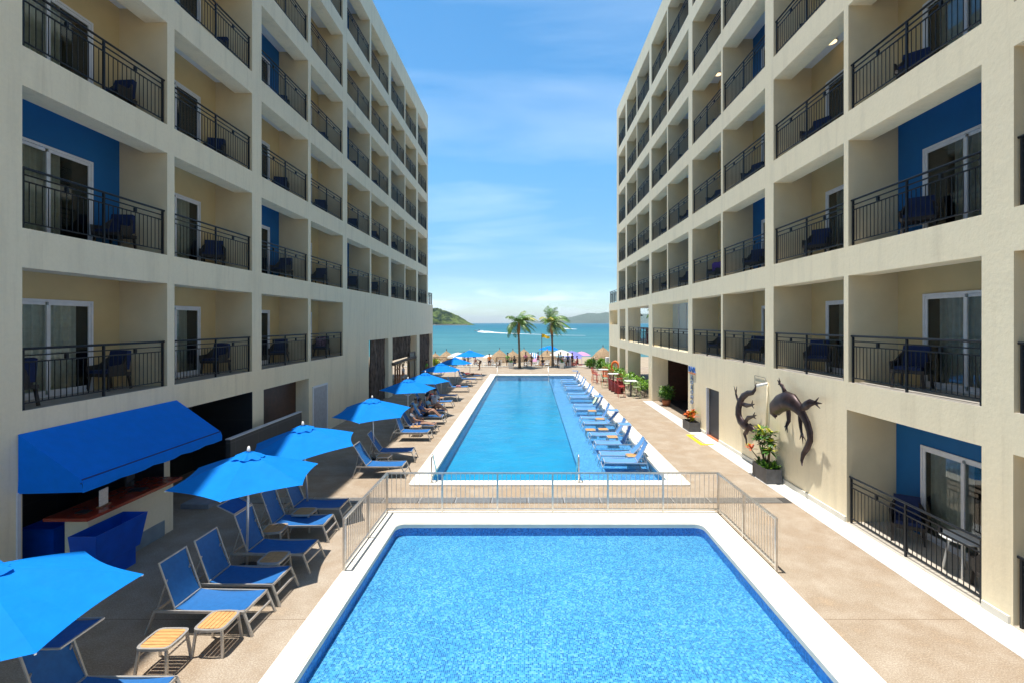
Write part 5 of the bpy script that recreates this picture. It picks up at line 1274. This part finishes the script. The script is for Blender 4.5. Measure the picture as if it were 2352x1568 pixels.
palm(-.93, 52.6, -.12, 3.8, 'left coconut palm of the two standing at the beach end of the deck', 5, .55, 30, 2.2)
palm(2.78, 54.0, -.10, 3.75, 'right coconut palm of the two standing at the beach end of the deck', 9, .7, 30, 2.3)
palm(17.5, 66.0, .1, 5.2, 'palm crown seen through the upper terrace opening of the right building', 21, .5, 18, 2.1)

# ================================================================ BEACH
def palapa(x, y, zb, H, r_, lab, seed):
    q = random.Random(seed); o = empty('palapa', (x, y, zb), 0, lab, 'palapa', 'thatched palapas on the beach')
    jag = [q.uniform(-.08, .08) for _ in range(36)]
    hh = [(r_, H-1.0*r_*.82-.28), (r_*.95, H-.82*r_+.02-.1), (r_*.62, H-.45*r_), (r_*.3, H-.17*r_), (.07, H), (.05, H+.12)]
    MB().lathe(hh, 36, jag=jag).build('thatch_roof', M['thatch'], o, True)
    fr_ = MB()
    for k in range(260):
        a = q.uniform(0, 6.28); t = q.random(); rr = r_*(.5+.5*t); z = H-.82*r_*((rr/r_)**1.15)-.02; fr_.leaf((rr*math.cos(a), rr*math.sin(a), z), (math.cos(a)*.75, math.sin(a)*.75, -.8), .34, .05, (0, 0, 1))
    fr_.build('thatch_fringe', M['thatch'], o)
    MB().tube([(0, 0, 0), (0, 0, H)], .06, 8).build('post', M['trunk'], o); MB().tube([(0, 0, H+.05), (0, 0, H+.32)], [.05, .04], 6).build('tip', M['dkwood'], o)
PL = [(100, 722, 1.0, 70), (228, 697, 1.3, 69), (838, 684, 1.45, 66), (990, 694, 1.2, 62), (1118, 678, 1.45, 67), (1385, 682, 1.55, 67), (1385, 726, 1.35, 57.5), (2025, 655, 1.35, 62)]
PN = ['leftmost small palapa behind the yellow-green shrub', 'second palapa from the left, above the blue umbrellas', 'palapa left of the left palm, with a wide pale roof', 'low palapa just left of the left palm trunk', 'palapa just right of the left palm trunk', 'tall palapa behind the nearer round one, left of the right palm',
      'nearest shaggy palapa in front of the right palm trunk', 'palapa beside the right building, above the green bushes']
for k, ((zx, zy, r_, Y), lab) in enumerate(zip(PL, PN)):
    p = atY((1250+zx/3.92)*.784, (850+zy/3.92)*.784, Y); palapa(p.x, Y, -1.15, p.z+1.15, r_*1.14, 'thatched '+lab, k+40)
def beach_umb(px, py, Y, r_, mat, lab, tilt=(0, 0)):
    p = atY(px, py, Y); o = empty('beach_umbrella', (p.x, Y, -1.3), 0, lab, 'beach umbrella', 'coloured umbrellas on the beach'); H = p.z+1.3; n = 8
    c_ = MB()
    for k in range(6):
        u = .03+.97*k/5
        for j in range(24): a = 2*math.pi*j/24; sc = 1-.05*abs(math.sin(4*a))*u; c_.v.append((r_*u*sc*math.cos(a), r_*u*sc*math.sin(a), H-.42*r_*u**1.6))
    for k in range(5):
        for j in range(24): a = k*24+j; b = k*24+(j+1)%24; c_.f.append((a, b, b+24, a+24))
    c_.f.append(tuple(range(24))); c_.build('canopy', mat, o, True); MB().tube([(0, 0, 0), (0, 0, H+.1)], .03, 6).build('pole', M['white'], o)
    o.rotation_euler = (R(tilt[0]), R(tilt[1]), 0)
zc = lambda x, y: ((1250+x/3.92)*.784, (850+y/3.92)*.784)
beach_umb(*zc(1410, 636), 78, 1.5, M['canvas'], 'blue beach umbrella behind the right palm trunk'); beach_umb(*zc(1352, 652), 80, 1.0, M['canvas'], 'small blue beach umbrella right of the flag pole')
beach_umb(*zc(1545, 682), 62, 1.6, M['canvas_w'], 'cream beach umbrella right of the right palm trunk'); beach_umb(*zc(1665, 695), 66, 1.6, M['canvas_pu'], 'lilac beach umbrella, second from the right')
beach_umb(*zc(1780, 700), 72, 1.4, M['canvas_pk'], 'pink and white beach umbrella, rightmost on the sand'); beach_umb(*zc(1215, 710), 74, 1.3, M['stripe'], 'blue and white striped beach umbrella between the palms', (12, 10))
beach_umb(*zc(360, 712), 68, 1.7, M['canvas_w'], 'white beach umbrella behind the farthest blue pool umbrella'); beach_umb(*zc(720, 734), 70, 1.0, M['canvas_w'], 'small pale green beach umbrella left of the wide palapa')
beach_umb(*zc(1270, 775), 60, .9, M['canvas_pk'], 'low multicoloured parasol between the two palapas in the middle'); beach_umb(*zc(1700, 740), 64, 1.0, M['canvas_pu'], 'lower lilac beach umbrella under the big one')
fp = atY(*zc(1322, 500), 62); fo = empty('flag_pole', (fp.x, 62, -1.2), 0, 'thin pole flying a yellow beach flag between the palms', 'flag pole')
MB().tube([(0, 0, 0), (0, 0, fp.z+1.2)], .04, 8).build('pole', M['dkwood'], fo)
f_ = MB(); 
for k in range(9):
    u = k/8; x = .04+.98*u; z = fp.z+1.2-.05-.32*u**1.3+.05*math.sin(u*7); f_.v += [(x, .12*math.sin(u*6), z), (x, .12*math.sin(u*6+.6), z-.50*(1-.45*u))]
f_.f = [(2*k, 2*k+2, 2*k+3, 2*k+1) for k in range(8)]; f_.build('flag', M['flag'], fo, True)
# railing at the end of the deck
def deck_rail(pts, lab):
    r_ = empty('deck_railing', (0, 0, 0), 0, lab, 'railing'); bar_ = MB(); bal = MB()
    for (xa, ya), (xb, yb) in zip(pts, pts[1:]):
        bar_.bar((xa, ya, 1.1), (xb, yb, 1.1), .05); bar_.bar((xa, ya, .12), (xb, yb, .12), .03); d = math.hypot(xb-xa, yb-ya); n = int(d/.16)
        for k in range(n+1): x = xa+(xb-xa)*k/n; y = ya+(yb-ya)*k/n; bal.bar((x, y, .12), (x, y, 1.08), .012)
        m_ = max(1, round(d/1.9))
        for k in range(m_+1): x = xa+(xb-xa)*k/m_; y = ya+(yb-ya)*k/m_; MB().box(x-.035, x+.035, y-.035, y+.035, 0, 1.08).build('post', M['rail'], r_)
    bar_.build('rails', M['rail'], r_); bal.build('balusters', M['rail'], r_)
deck_rail([(-3.55, 53.4), (5.0, 53.4)], 'black metal railing along the beach end of the deck, behind the palms')
deck_rail([(-12.5, 53.6), (-8.4, 53.6)], 'black metal railing at the beach end left of the umbrellas')
# white planters with small plants
for px, py, lab in ((zc(965, 870)), (zc(1545, 870)),) and [(zc(965, 893)[0], zc(965, 893)[1], 'white flared planter with a small plant, left of the left palm'), (zc(1545, 885)[0], zc(1545, 885)[1], 'white flared planter with a spiky plant, right of the right palm')]:
    p = G(px, py); p.y = min(p.y, 52.9); o = empty('white_planter', (p.x, 52.3, 0), 0, lab, 'planter'); MB().box(-.2, .2, -.2, .2, 0, .6, 1.3).build('pot', M['white'], o)
    mb = MB(); rosette(mb, (0, 0, .6), 26, .6, .07, r2, spread=(.2, 1.4)); mb.build('leaves', M['leaf'], o)
# white counter at the right far end, life ring
wc = empty('white_lectern', (8.15, 47.2, 0), 0, 'white service lectern standing at the far right, beside the green bushes', 'lectern')
b_ = MB(); b_.box(-.5, .5, -.3, .3, 1.0, 1.55); b_.build('top_box', M['white'], wc); b_ = MB()
for x in (-.45, .45):
    for y in (-.25, .25): b_.box(x-.03, x+.03, y-.03, y+.03, 0, 1.0)
b_.box(-.42, .42, -.22, .22, .5, .55); b_.build('stand', M['alu'], wc); b_ = MB()
lr = empty('life_ring_post', (7.55, 41.6, 0), 0, 'orange life ring hung on a post among the hedges', 'life ring')
tor = MB(); n, m_ = 28, 8
for k in range(n):
    a = 2*math.pi*k/n
    for j in range(m_): b = 2*math.pi*j/m_; rr = .34+.085*math.cos(b); tor.v.append((.085*math.sin(b), rr*.55*math.cos(a)*1.6, 1.15+rr*math.sin(a)*1.25))
tor.f = [(k*m_+j, k*m_+(j+1) % m_, ((k+1) % n)*m_+(j+1) % m_, ((k+1) % n)*m_+j) for k in range(n) for j in range(m_)]
o = tor.build('ring', M['orange'], lr, True); o.rotation_euler = (0, 0, R(65)); MB().tube([(.12, 0, 0), (.12, 0, 1.7)], .03, 8).build('post', M['white'], lr)

# ================================================================ BAR TABLES AND CHAIRS
def bar_table(x, y, lab):
    r_ = empty('bar_table', (x, y, 0), 0, lab, 'table', 'white-topped tables in front of the right arcade')
    MB().box(-.38, .38, -.38, .38, 1.0, 1.04).build('table_top', M['white'], r_); MB().box(-.045, .045, -.045, .045, .03, 1.0).build('pedestal', M['planter'], r_); MB().box(-.26, .26, -.26, .26, 0, .03).build('base', M['planter'], r_)
def bar_chair(x, y, rz, mat, lab, name='bar_chair'):
    r_ = empty(name, (x, y, 0), R(rz), lab, 'bar chair', 'metal bar chairs around the white tables'); H = .72
    for sx in (-1, 1):
        for sy in (-1, 1): MB().tube([(sx*.17, sy*.17, H), (sx*.23, sy*.23, 0)], .014, 6).build('leg', mat, r_)
    MB().box(-.2, .2, -.2, .2, H, H+.03).build('seat', mat, r_)
    f_ = MB(); f_.tube([(-.2, .19, H), (-.23, .25, H+.34), (-.12, .27, H+.40), (.12, .27, H+.40), (.23, .25, H+.34), (.2, .19, H)], .014, 6)
    for k in range(5): x_ = -.14+.07*k; f_.bar((x_, .2, H+.03), (x_, .265, H+.39), .022, .008)
    for s_ in (-1, 1): f_.bar((s_*.205, -.215, .24), (s_*.205, .215, .24), .014)
    f_.bar((-.21, -.21, .24), (.21, -.21, .24), .014); f_.build('back_and_braces', mat, r_)
    return r_
def tub_chair(x, y, rz, lab):
    r_ = empty('tub_chair', (x, y, 0), R(rz), lab, 'armchair', 'dark red woven tub chairs by the hedge')
    b = MB(); prof = [(.33, -.27, .62)]+[(.33*math.cos(R(180*k/10)), .02+.28*math.sin(R(180*k/10)), .66+.2*math.sin(R(180*k/10))) for k in range(11)]+[(-.33, -.27, .62)]
    for x_, y_2, h in prof:
        for kk, z in ((.92, .06), (1.04, h), (.90, h), (.82, .06)): b.v.append((x_*kk, y_2*kk, z))
    for k in range(len(prof)-1):
        for j in range(4): a0 = 4*k+j; a1 = 4*k+(j+1) % 4; b.f.append((a0, a0+4, a1+4, a1))
    b.build('woven_shell', M['darkred'], r_); MB().box(-.27, .27, -.27, .22, .36, .44).build('seat', M['darkred'], r_); MB().box(-.26, .26, -.25, .25, .0, .06).build('foot', M['black'], r_)
TB = [(6.95, 32.4), (6.6, 37.0), (6.35, 40.4)]
for (x, y), lab in zip(TB, ('nearest white-topped bar table on a dark pedestal, between red and pale green chairs', 'middle white-topped bar table in the row by the hedges', 'farthest white-topped bar table in the row by the hedges')): bar_table(x, y, lab)
bar_chair(6.20, 31.9, 90, M['red'], 'bright red bar chair on the pool side of the nearest table'); bar_chair(7.1, 31.4, 180, M['lime'], 'pale green bar chair nearest the camera at the nearest table'); bar_chair(6.9, 33.3, 10, M['lime'], 'pale green bar chair behind the nearest table')
bar_chair(5.85, 36.5, 90, M['lime'], 'pale green bar chair on the pool side of the middle table'); bar_chair(6.1, 38.0, 20, M['orange'], 'orange bar chair behind the middle table'); bar_chair(6.9, 36.2, 180, M['red'], 'red bar chair nearest the camera at the middle table')
bar_chair(5.55, 40.0, 90, M['orange'], 'orange bar chair on the pool side of the farthest table'); bar_chair(5.75, 41.2, 60, M['red'], 'red bar chair at the far end of the row, pool side'); bar_chair(6.75, 39.8, 200, M['red'], 'red bar chair between the middle and farthest tables')
bar_chair(5.6, 39.0, 120, M['red'], 'red bar chair in front of the farthest table'); bar_chair(6.7, 41.6, 0, M['red'], 'red bar chair behind the farthest table, by the life ring')
for x, y, rz, lab in ((6.35, 33.6, 60, 'dark red tub chair just behind the bright red bar chair'), (6.25, 34.5, 70, 'dark red tub chair, second from the camera'), (6.2, 35.3, 80, 'dark red tub chair, third from the camera'), (6.75, 34.9, 90, 'dark red tub chair closest to the hedge')): tub_chair(x, y, rz, lab)
hs_ = empty('host_stand', (8.9, 24.9, 0), 0, 'varnished wooden host stand just inside the restaurant opening on the right', 'host stand'); MB().box(-.3, .3, -.25, .25, 0, 1.1).build('body', M['wood'], hs_); MB().box(-.4, .4, -.32, .32, 1.1, 1.15).build('top', M['wood'], hs_)
for k, (x, y, m_) in enumerate([(11, 25, 'red'), (12.4, 27, 'shirt_b'), (10.6, 27.8, 'white'), (13, 24.4, 'darkred'), (11.8, 29.2, 'white')]):
    r_ = empty('dining_table', (x, y, 0), R(20*k), ('dining table with %s cloth inside the dim right restaurant, %s from the opening' % (['a red', 'a blue', 'a white', 'a dark red', 'a second white'][k], ['nearest', 'third', 'second', 'fourth', 'fifth'][k])), 'table', 'tables inside the right restaurant')
    MB().box(-.4, .4, -.4, .4, .72, .76).build('table_top', M[m_], r_); MB().tube([(0, 0, 0), (0, 0, .72)], .05, 8).build('pedestal', M['planter'], r_)
# hanging lamp and stools on the upper terrace
hl = empty('pendant_lamp', (9.7, 41.5, 5.5), 0, 'black pendant lamp hanging in the upper terrace opening of the right building', 'lamp'); MB().lathe([(.05, .28), (.07, .15), (.3, 0), (.28, 0)], 20).build('shade', M['black'], hl, True); MB().tube([(0, 0, .25), (0, 0, .8)], .012, 6).build('cord', M['black'], hl)
ht = empty('terrace_table', (8.6, 34.6, 3.46), 0, 'dark red high table behind the upper terrace railing on the right', 'table'); MB().box(-.4, .4, -.6, .6, 1.02, 1.07).build('table_top', M['darkred'], ht); MB().box(-.08, .08, -.08, .08, 0, 1.02).build('pedestal', M['darkred'], ht)
for k, (y, lab) in enumerate(((33.4, 'pale metal bar stool nearer the camera on the upper terrace'), (35.9, 'pale metal bar stool farther along the upper terrace'))): o = bar_chair(8.4, y, 40*k, M['silver'], lab); o.location.z = 3.46
# ================================================================ PEOPLE
def skin_obj(name, verts, edges, radii, mat, parent, sub=1):
    me = bpy.data.meshes.new(name); me.from_pydata([tuple(v) for v in verts], edges, []); me.materials.append(mat)
    o = bpy.data.objects.new(name, me); col.objects.link(o); o.parent = parent
    m_ = o.modifiers.new('skin', 'SKIN'); m_.use_smooth_shade = True; m_.branch_smoothing = .4
    sv = me.skin_vertices[0].data
    for i, r_ in enumerate(radii): sv[i].radius = (r_, r_) if not isinstance(r_, tuple) else r_
    sv[0].use_root = True
    s_ = o.modifiers.new('sub', 'SUBSURF'); s_.levels = sub; s_.render_levels = sub
    return o
POSES = {   # forward, up for the mid-line; arms and legs (forward, up, out) for both sides
 'stand': dict(pel=(0, .93), ches=(0, 1.32), neck=(.01, 1.47), head=(.02, 1.64), knee=(.02, .50), ank=(-.02, .08), toe=(.14, .03), elb=(-.02, 1.12, .24), wri=(.08, .90, .24)),
 'bend': dict(pel=(-.1, .92), ches=(.28, 1.20), neck=(.40, 1.30), head=(.55, 1.36), knee=(.0, .50), ank=(-.04, .08), toe=(.12, .03), elb=(.38, .98, .22), wri=(.52, .80, .18)),
 'recline': dict(pel=(0, .47), ches=(-.19, .84), neck=(-.24, .99), head=(-.22, 1.16), knee=(.40, .74), ank=(.72, .44), toe=(.84, .43), elb=(.02, .70, .22), wri=(.22, .76, .08)),
 'legsout': dict(pel=(0, .47), ches=(-.16, .86), neck=(-.20, 1.01), head=(-.17, 1.18), knee=(.44, .50), ank=(.86, .43), toe=(.92, .53), elb=(.03, .68, .22), wri=(.24, .62, .10)),
 'lie': dict(pel=(0, .48), ches=(-.42, .54), neck=(-.56, .58), head=(-.74, .63), knee=(.45, .53), ank=(.88, .46), toe=(.92, .58), elb=(-.22, .50, .27), wri=(.02, .56, .14)),
 'sit': dict(pel=(0, .50), ches=(.02, .92), neck=(.04, 1.07), head=(.08, 1.23), knee=(.43, .52), ank=(.42, .09), toe=(.57, .04), elb=(.08, .76, .25), wri=(.32, .66, .16)),
}
def person(loc, rz, pose, skin, top, bottom, label, sc=1.0, hair='hair', long_top=False):
    P_ = POSES[pose]; r_ = empty('person', loc, R(rz), label, 'person'); r_.scale = (sc, sc, sc)     # faces local +X
    V3 = lambda f, u, s_=0: Vector((f, s_, u))
    pel, ches, neck, head = (V3(*P_[k]) for k in ('pel', 'ches', 'neck', 'head')); ax = (ches-pel).normalized(); hd = (head-neck).normalized(); face = Vector((1, 0, 0)) if abs(hd.z) > .5 else Vector((0, 0, 1))
    face = (face-hd*face.dot(hd)).normalized()
    v, e, r = [pel], [], [.13]
    def add(p, par, rad): v.append(Vector(p)); r.append(rad); e.append((par, len(v)-1)); return len(v)-1
    wa = add(pel.lerp(ches, .45), 0, .115); ch = add(ches-ax*.05, wa, .145); nk = add(neck, ch, .055); jw = add(neck+hd*.09+face*.015, nk, .075); hc = add(head+hd*.02, jw, .098); tp_ = add(head+hd*.09, hc, .07)
    nz = add(head+face*.105-hd*.02, hc, .016)
    tops_v, tops_e, tops_r = [pel+ax*.02, pel.lerp(ches, .45), ches-ax*.04, neck-hd*.045], [(0, 1), (1, 2), (2, 3)], [.15, .14, .165, .085]
    bot_v, bot_e, bot_r = [pel+ax*.05, pel-ax*.04], [(0, 1)], [.15, .145]
    for s_ in (-1, 1):
        sh = add(ches+Vector((0, s_*.17, 0))+ax*.035, ch, .062); el = Vector((P_['elb'][0], s_*P_['elb'][2], P_['elb'][1])); wr = Vector((P_['wri'][0], s_*P_['wri'][2], P_['wri'][1]))
        ei = add(el, sh, .043); wi = add(wr, ei, .028); hdv = (wr-el).normalized(); pm = add(wr+hdv*.06, wi, .034)
        sdv = hdv.cross(Vector((0, 0, 1))); sdv = sdv.normalized() if sdv.length > .1 else Vector((0, 1, 0)); bn = sdv.cross(hdv)
        for f_, (o_, ln) in enumerate(((-.030, .065), (-.010, .078), (.010, .073), (.028, .058))):
            k1 = add(wr+hdv*.10+sdv*o_, pm, .0095); k2 = add(wr+hdv*(.10+ln*.55)+sdv*o_*1.15-bn*.012, k1, .0085); add(wr+hdv*(.10+ln)+sdv*o_*1.2-bn*.035, k2, .007)
        t1 = add(wr+hdv*.055-sdv*.045*s_, pm, .011); add(wr+hdv*.095-sdv*.062*s_-bn*.01, t1, .009)
        b0 = len(tops_v); tops_v += [ches+Vector((0, s_*.165, 0))+ax*.035, (ches+Vector((0, s_*.17, 0))).lerp(el, .62)]; tops_e += [(2, b0), (b0, b0+1)]; tops_r += [.082, .062]
        hp = add(pel+Vector((0, s_*.09, 0))-ax*.02, 0, .098); kn = Vector((P_['knee'][0], s_*.11, P_['knee'][1])); ki = add(kn, hp, .060)
        if pose == 'sit': pass
        an = Vector((P_['ank'][0], s_*.10, P_['ank'][1])); cf = add(kn.lerp(an, .35), ki, .056); ai = add(an, cf, .036); add(Vector((P_['toe'][0], s_*.12, P_['toe'][1])), ai, .032)
        b1 = len(bot_v); hv = pel+Vector((0, s_*.09, 0))-ax*.02; fr = .62 if bottom not in ('long',) else 1
        bot_v += [hv, hv.lerp(kn, .68)]; bot_e += [(0, b1), (b1, b1+1)]; bot_r += [.112, .088]
    skin_obj('body', v, e, r, M[skin], r_)
    if top: skin_obj('shirt', tops_v, tops_e, tops_r, M[top], r_)
    if bottom: skin_obj('shorts', bot_v, bot_e, bot_r, M[bottom], r_)
    q = hd.to_track_quat('Z', 'X').to_matrix(); hb = MB(); n = 14
    for k in range(7):
        a = R(90-18*k); 
        for j in range(n):
            t = 2*math.pi*j/n; d = q @ Vector((math.cos(t)*math.cos(a), math.sin(t)*math.cos(a), math.sin(a)))
            if d.dot(face) > .25 and k > 3: d = (d-face*.35)
            hb.v.append(tuple(head+hd*.035-face*.012+d*.112))
    hb.f = [(k*n+j, k*n+(j+1) % n, (k+1)*n+(j+1) % n, (k+1)*n+j) for k in range(6) for j in range(n)]; hb.build('hair', M[hair], r_, True)
    ey = MB(); sdh = face.cross(hd)
    for s_ in (-1, 1): c_ = head+face*.088+sdh*s_*.035+hd*.012; ey.box(c_.x-.009, c_.x+.009, c_.y-.009, c_.y+.009, c_.z-.006, c_.z+.006)
    ey.build('eyes', M['black'], r_); return r_
person((-5.05, 21.5, -.06), 0, 'legsout', 'skin', 'shirt_g', 'shirt_b', 'man in grey tank top and blue shorts lounging with legs out')
person((-5.08, 23.5, -.06), 0, 'recline', 'skin', 'shirt_b', 'shirt_k', 'man in a blue shirt and black shorts reclining with bent knees, looking at his phone')
person((-5.05, 25.0, -.06), 0, 'recline', 'skin', 'shirt_lb', 'shirt_k', 'woman in a pale blue top reclining with bent knees behind the man in blue')
person((-5.15, 26.45, -.12), 90, 'sit', 'skin', 'shirt_w', 'shirt_k', 'man in a white t-shirt and black shorts sitting with his back to the camera', 1.06)
person((-5.75, 24.3, .05), -20, 'sit', 'skin', 'shirt_lb', 'shirt_b', 'child in a light blue t-shirt sitting at the left of the group', .8)
person((-5.45, 25.9, .0), -40, 'sit', 'skin', 'shirt_k', 'shirt_k', 'boy in a black t-shirt with white print sitting in the middle of the group', .88)
person((-5.65, 27.4, -.05), -60, 'sit', 'skin', 'shirt_r', 'shirt_k', 'woman in a maroon top sitting at the back of the group', .95)
person((-4.98, 41.9, -.03), 0, 'lie', 'skin_d', 'shirt_r', 'shirt_k', 'person lying flat on the farthest sun lounger, bare feet toward the pool')
person((-5.15, 50.6, 0), 200, 'bend', 'skin_d', 'shirt_w', 'shirt_k', 'waiter in white shirt and dark trousers bending over at the beach end')
person((-4.5, 55.6, -.3), -90, 'stand', 'skin', 'shirt_o', 'shirt_k', 'person in an orange shirt standing just beyond the deck end', .95)
person((-9.7, 37.2, 0), 180, 'stand', 'skin', 'shirt_w', 'shirt_w', 'waiter in white standing in the left restaurant opening')
person((-8.85, 41.8, 0), 30, 'stand', 'skin_d', 'shirt_gr', 'shirt_k', 'person in a bright green shirt standing beside the left building')
person((-9.85, 34.0, 0), 180, 'stand', 'skin_d', 'shirt_k', 'shirt_k', 'person in dark clothes standing behind the leafy plant on the left')
person((-3.1, 52.6, 0), 160, 'sit', 'skin_d', 'shirt_k', 'shirt_k', 'small child crouching at the left end of the deck railing', .62)
BP0 = [(-6.9, 56.5, 'shirt_k', 'stand'), (-6.2, 58, 'shirt_r', 'sit'), (-2.4, 58.5, 'shirt_gr', 'stand'), (-1.6, 60, 'shirt_k', 'sit'), (.4, 58, 'shirt_k', 'stand'), (1.2, 60.5, 'shirt_r', 'stand'), (1.7, 57, 'shirt_k', 'sit'), (4.6, 57.5, 'shirt_b', 'stand'), (5.2, 59, 'shirt_k', 'stand'), (4.1, 60, 'shirt_r', 'sit'), (3.9, 61, 'shirt_lb', 'stand'), (-.3, 61, 'shirt_p', 'stand'), (-7.6, 60, 'shirt_w', 'stand'), (5.9, 60, 'shirt_r', 'sit')]
BN = ['left of the waiter beyond the deck', 'seated left of the waiter beyond the deck', 'left of the low palapa', 'under the low palapa', 'between the palms, under the middle palapa', 'right of the middle palapa', 'seated left of the nearest shaggy palapa', 'right of the right white planter', 'at the right end of the deck railing', 'seated behind the right white planter', 'under the cream beach umbrella', 'just right of the left palm trunk', 'behind the farthest blue pool umbrella', 'seated at the right end of the railing near the red chairs']
CN = {'shirt_k': 'black', 'shirt_r': 'maroon', 'shirt_gr': 'green', 'shirt_b': 'blue', 'shirt_lb': 'light blue', 'shirt_p': 'pink', 'shirt_w': 'white'}
BP = [(x, 54.9+(y-56.5)*.62, m_, po) for x, y, m_, po in BP0]
for k, ((x, y, m_, po), nm) in enumerate(zip(BP, BN)): person((x, y, -.30), 40*k, po, 'skin_d' if k % 2 else 'skin', m_, 'shirt_k' if k % 3 else 'shirt_b', 'beachgoer in %s, %s' % (CN[m_], nm))['group'] = 'people on the beach beyond the deck'
# beach chairs
def beach_chair(x, y, rz, mat, lab, z=-.3):
    r_ = empty('plastic_chair', (x, y, z), R(rz), lab, 'chair', 'plastic chairs on the beach')
    for sx in (-1, 1):
        for sy in (-1, 1): MB().bar((sx*.2, sy*.2, .42), (sx*.24, sy*.25, 0), .04).build('leg', mat, r_)
    MB().box(-.24, .24, -.24, .22, .42, .46).build('seat', mat, r_); b_ = MB()
    for k in range(5): b_.bar((-.19+.095*k, .22, .46), (-.21+.105*k, .32, .88), .05, .02)
    b_.bar((-.24, .33, .90), (.24, .33, .90), .05, .05)
    for s_ in (-1, 1): b_.bar((s_*.25, -.2, .66), (s_*.25, .27, .68), .05, .03); b_.bar((s_*.25, -.2, .66), (s_*.22, -.22, .43), .04)
    b_.build('back_and_arms', mat, r_)
BC = [(-6.6, 55.2, 'white'), (-5.9, 55.6, 'white'), (-5.2, 56.4, 'white'), (-4.0, 55.8, 'white'), (-3.4, 56.6, 'white'), (-.2, 56, 'white'), (.9, 55.6, 'white'), (2.2, 55.8, 'white'), (3.4, 56.2, 'white'), (4.0, 55.4, 'white'), (6.0, 58.6, 'red'), (6.5, 60.5, 'red'), (5.3, 55.2, 'red'), (-4.7, 57.8, 'white')]
CNM = ['first', 'second', 'third', 'fourth', 'fifth', 'sixth', 'seventh', 'eighth', 'ninth', 'tenth']
wi_ = ri_ = 0
for k, (x, y, m_) in enumerate(BC):
    if m_ == 'white': nm = 'white plastic chair beyond the deck railing, %s from the left' % (CNM+['eleventh'])[sorted([q[0] for q in BC if q[2] == 'white']).index(x)]
    else: nm = 'red plastic chair on the sand right of the deck railing, %s' % {6.0: 'middle one', 6.5: 'farthest one', 5.3: 'nearest one'}[x]
    beach_chair(x, y, 50*k, M[m_], nm, z=-1.14 if (m_ == 'red' and y > 58) else -.3)
kiosk = empty('beach_stall', (4.6, 59.6, -1.14), 0, 'whitewashed beach stall post structure under the cream umbrella', 'stall')
MB().box(-.9, .9, -.4, .4, 0, 1.75).build('counter', M['canvas_w'] if False else M['towel_w'], kiosk)
b_ = MB(); [b_.box(x-.06, x+.06, -.46, -.41, 0, 2.35) for x in (-.85, .85)]; b_.build('post', M['trunk'], kiosk)
wlb = MB().box(6.1, 7.6, 56.5, 56.8, -1.14, -.35); tag(wlb.build('low_beach_wall', M['coping']), 'low white beach wall between the red chairs and the green bushes', 'low wall')
# ---------------------------------------------------------------- haze
HZ = True
if HZ:
    t = NT('haze'); pv = t.n('ShaderNodeVolumePrincipled'); pv.inputs['Color'].default_value = (0.93, 0.985, 1.0, 1); pv.inputs['Density'].default_value = 6e-5; pv.inputs['Anisotropy'].default_value = 0.2
    t.l(pv.outputs[0], t.out.inputs['Volume'])
    hz = MB().box(-31000, 31000, -3100, 31000, -4.6, 330); ho = hz.build('haze', t.m); tag(ho, kind='stuff', label='pale sea air thickening toward the far hills', cat='haze')
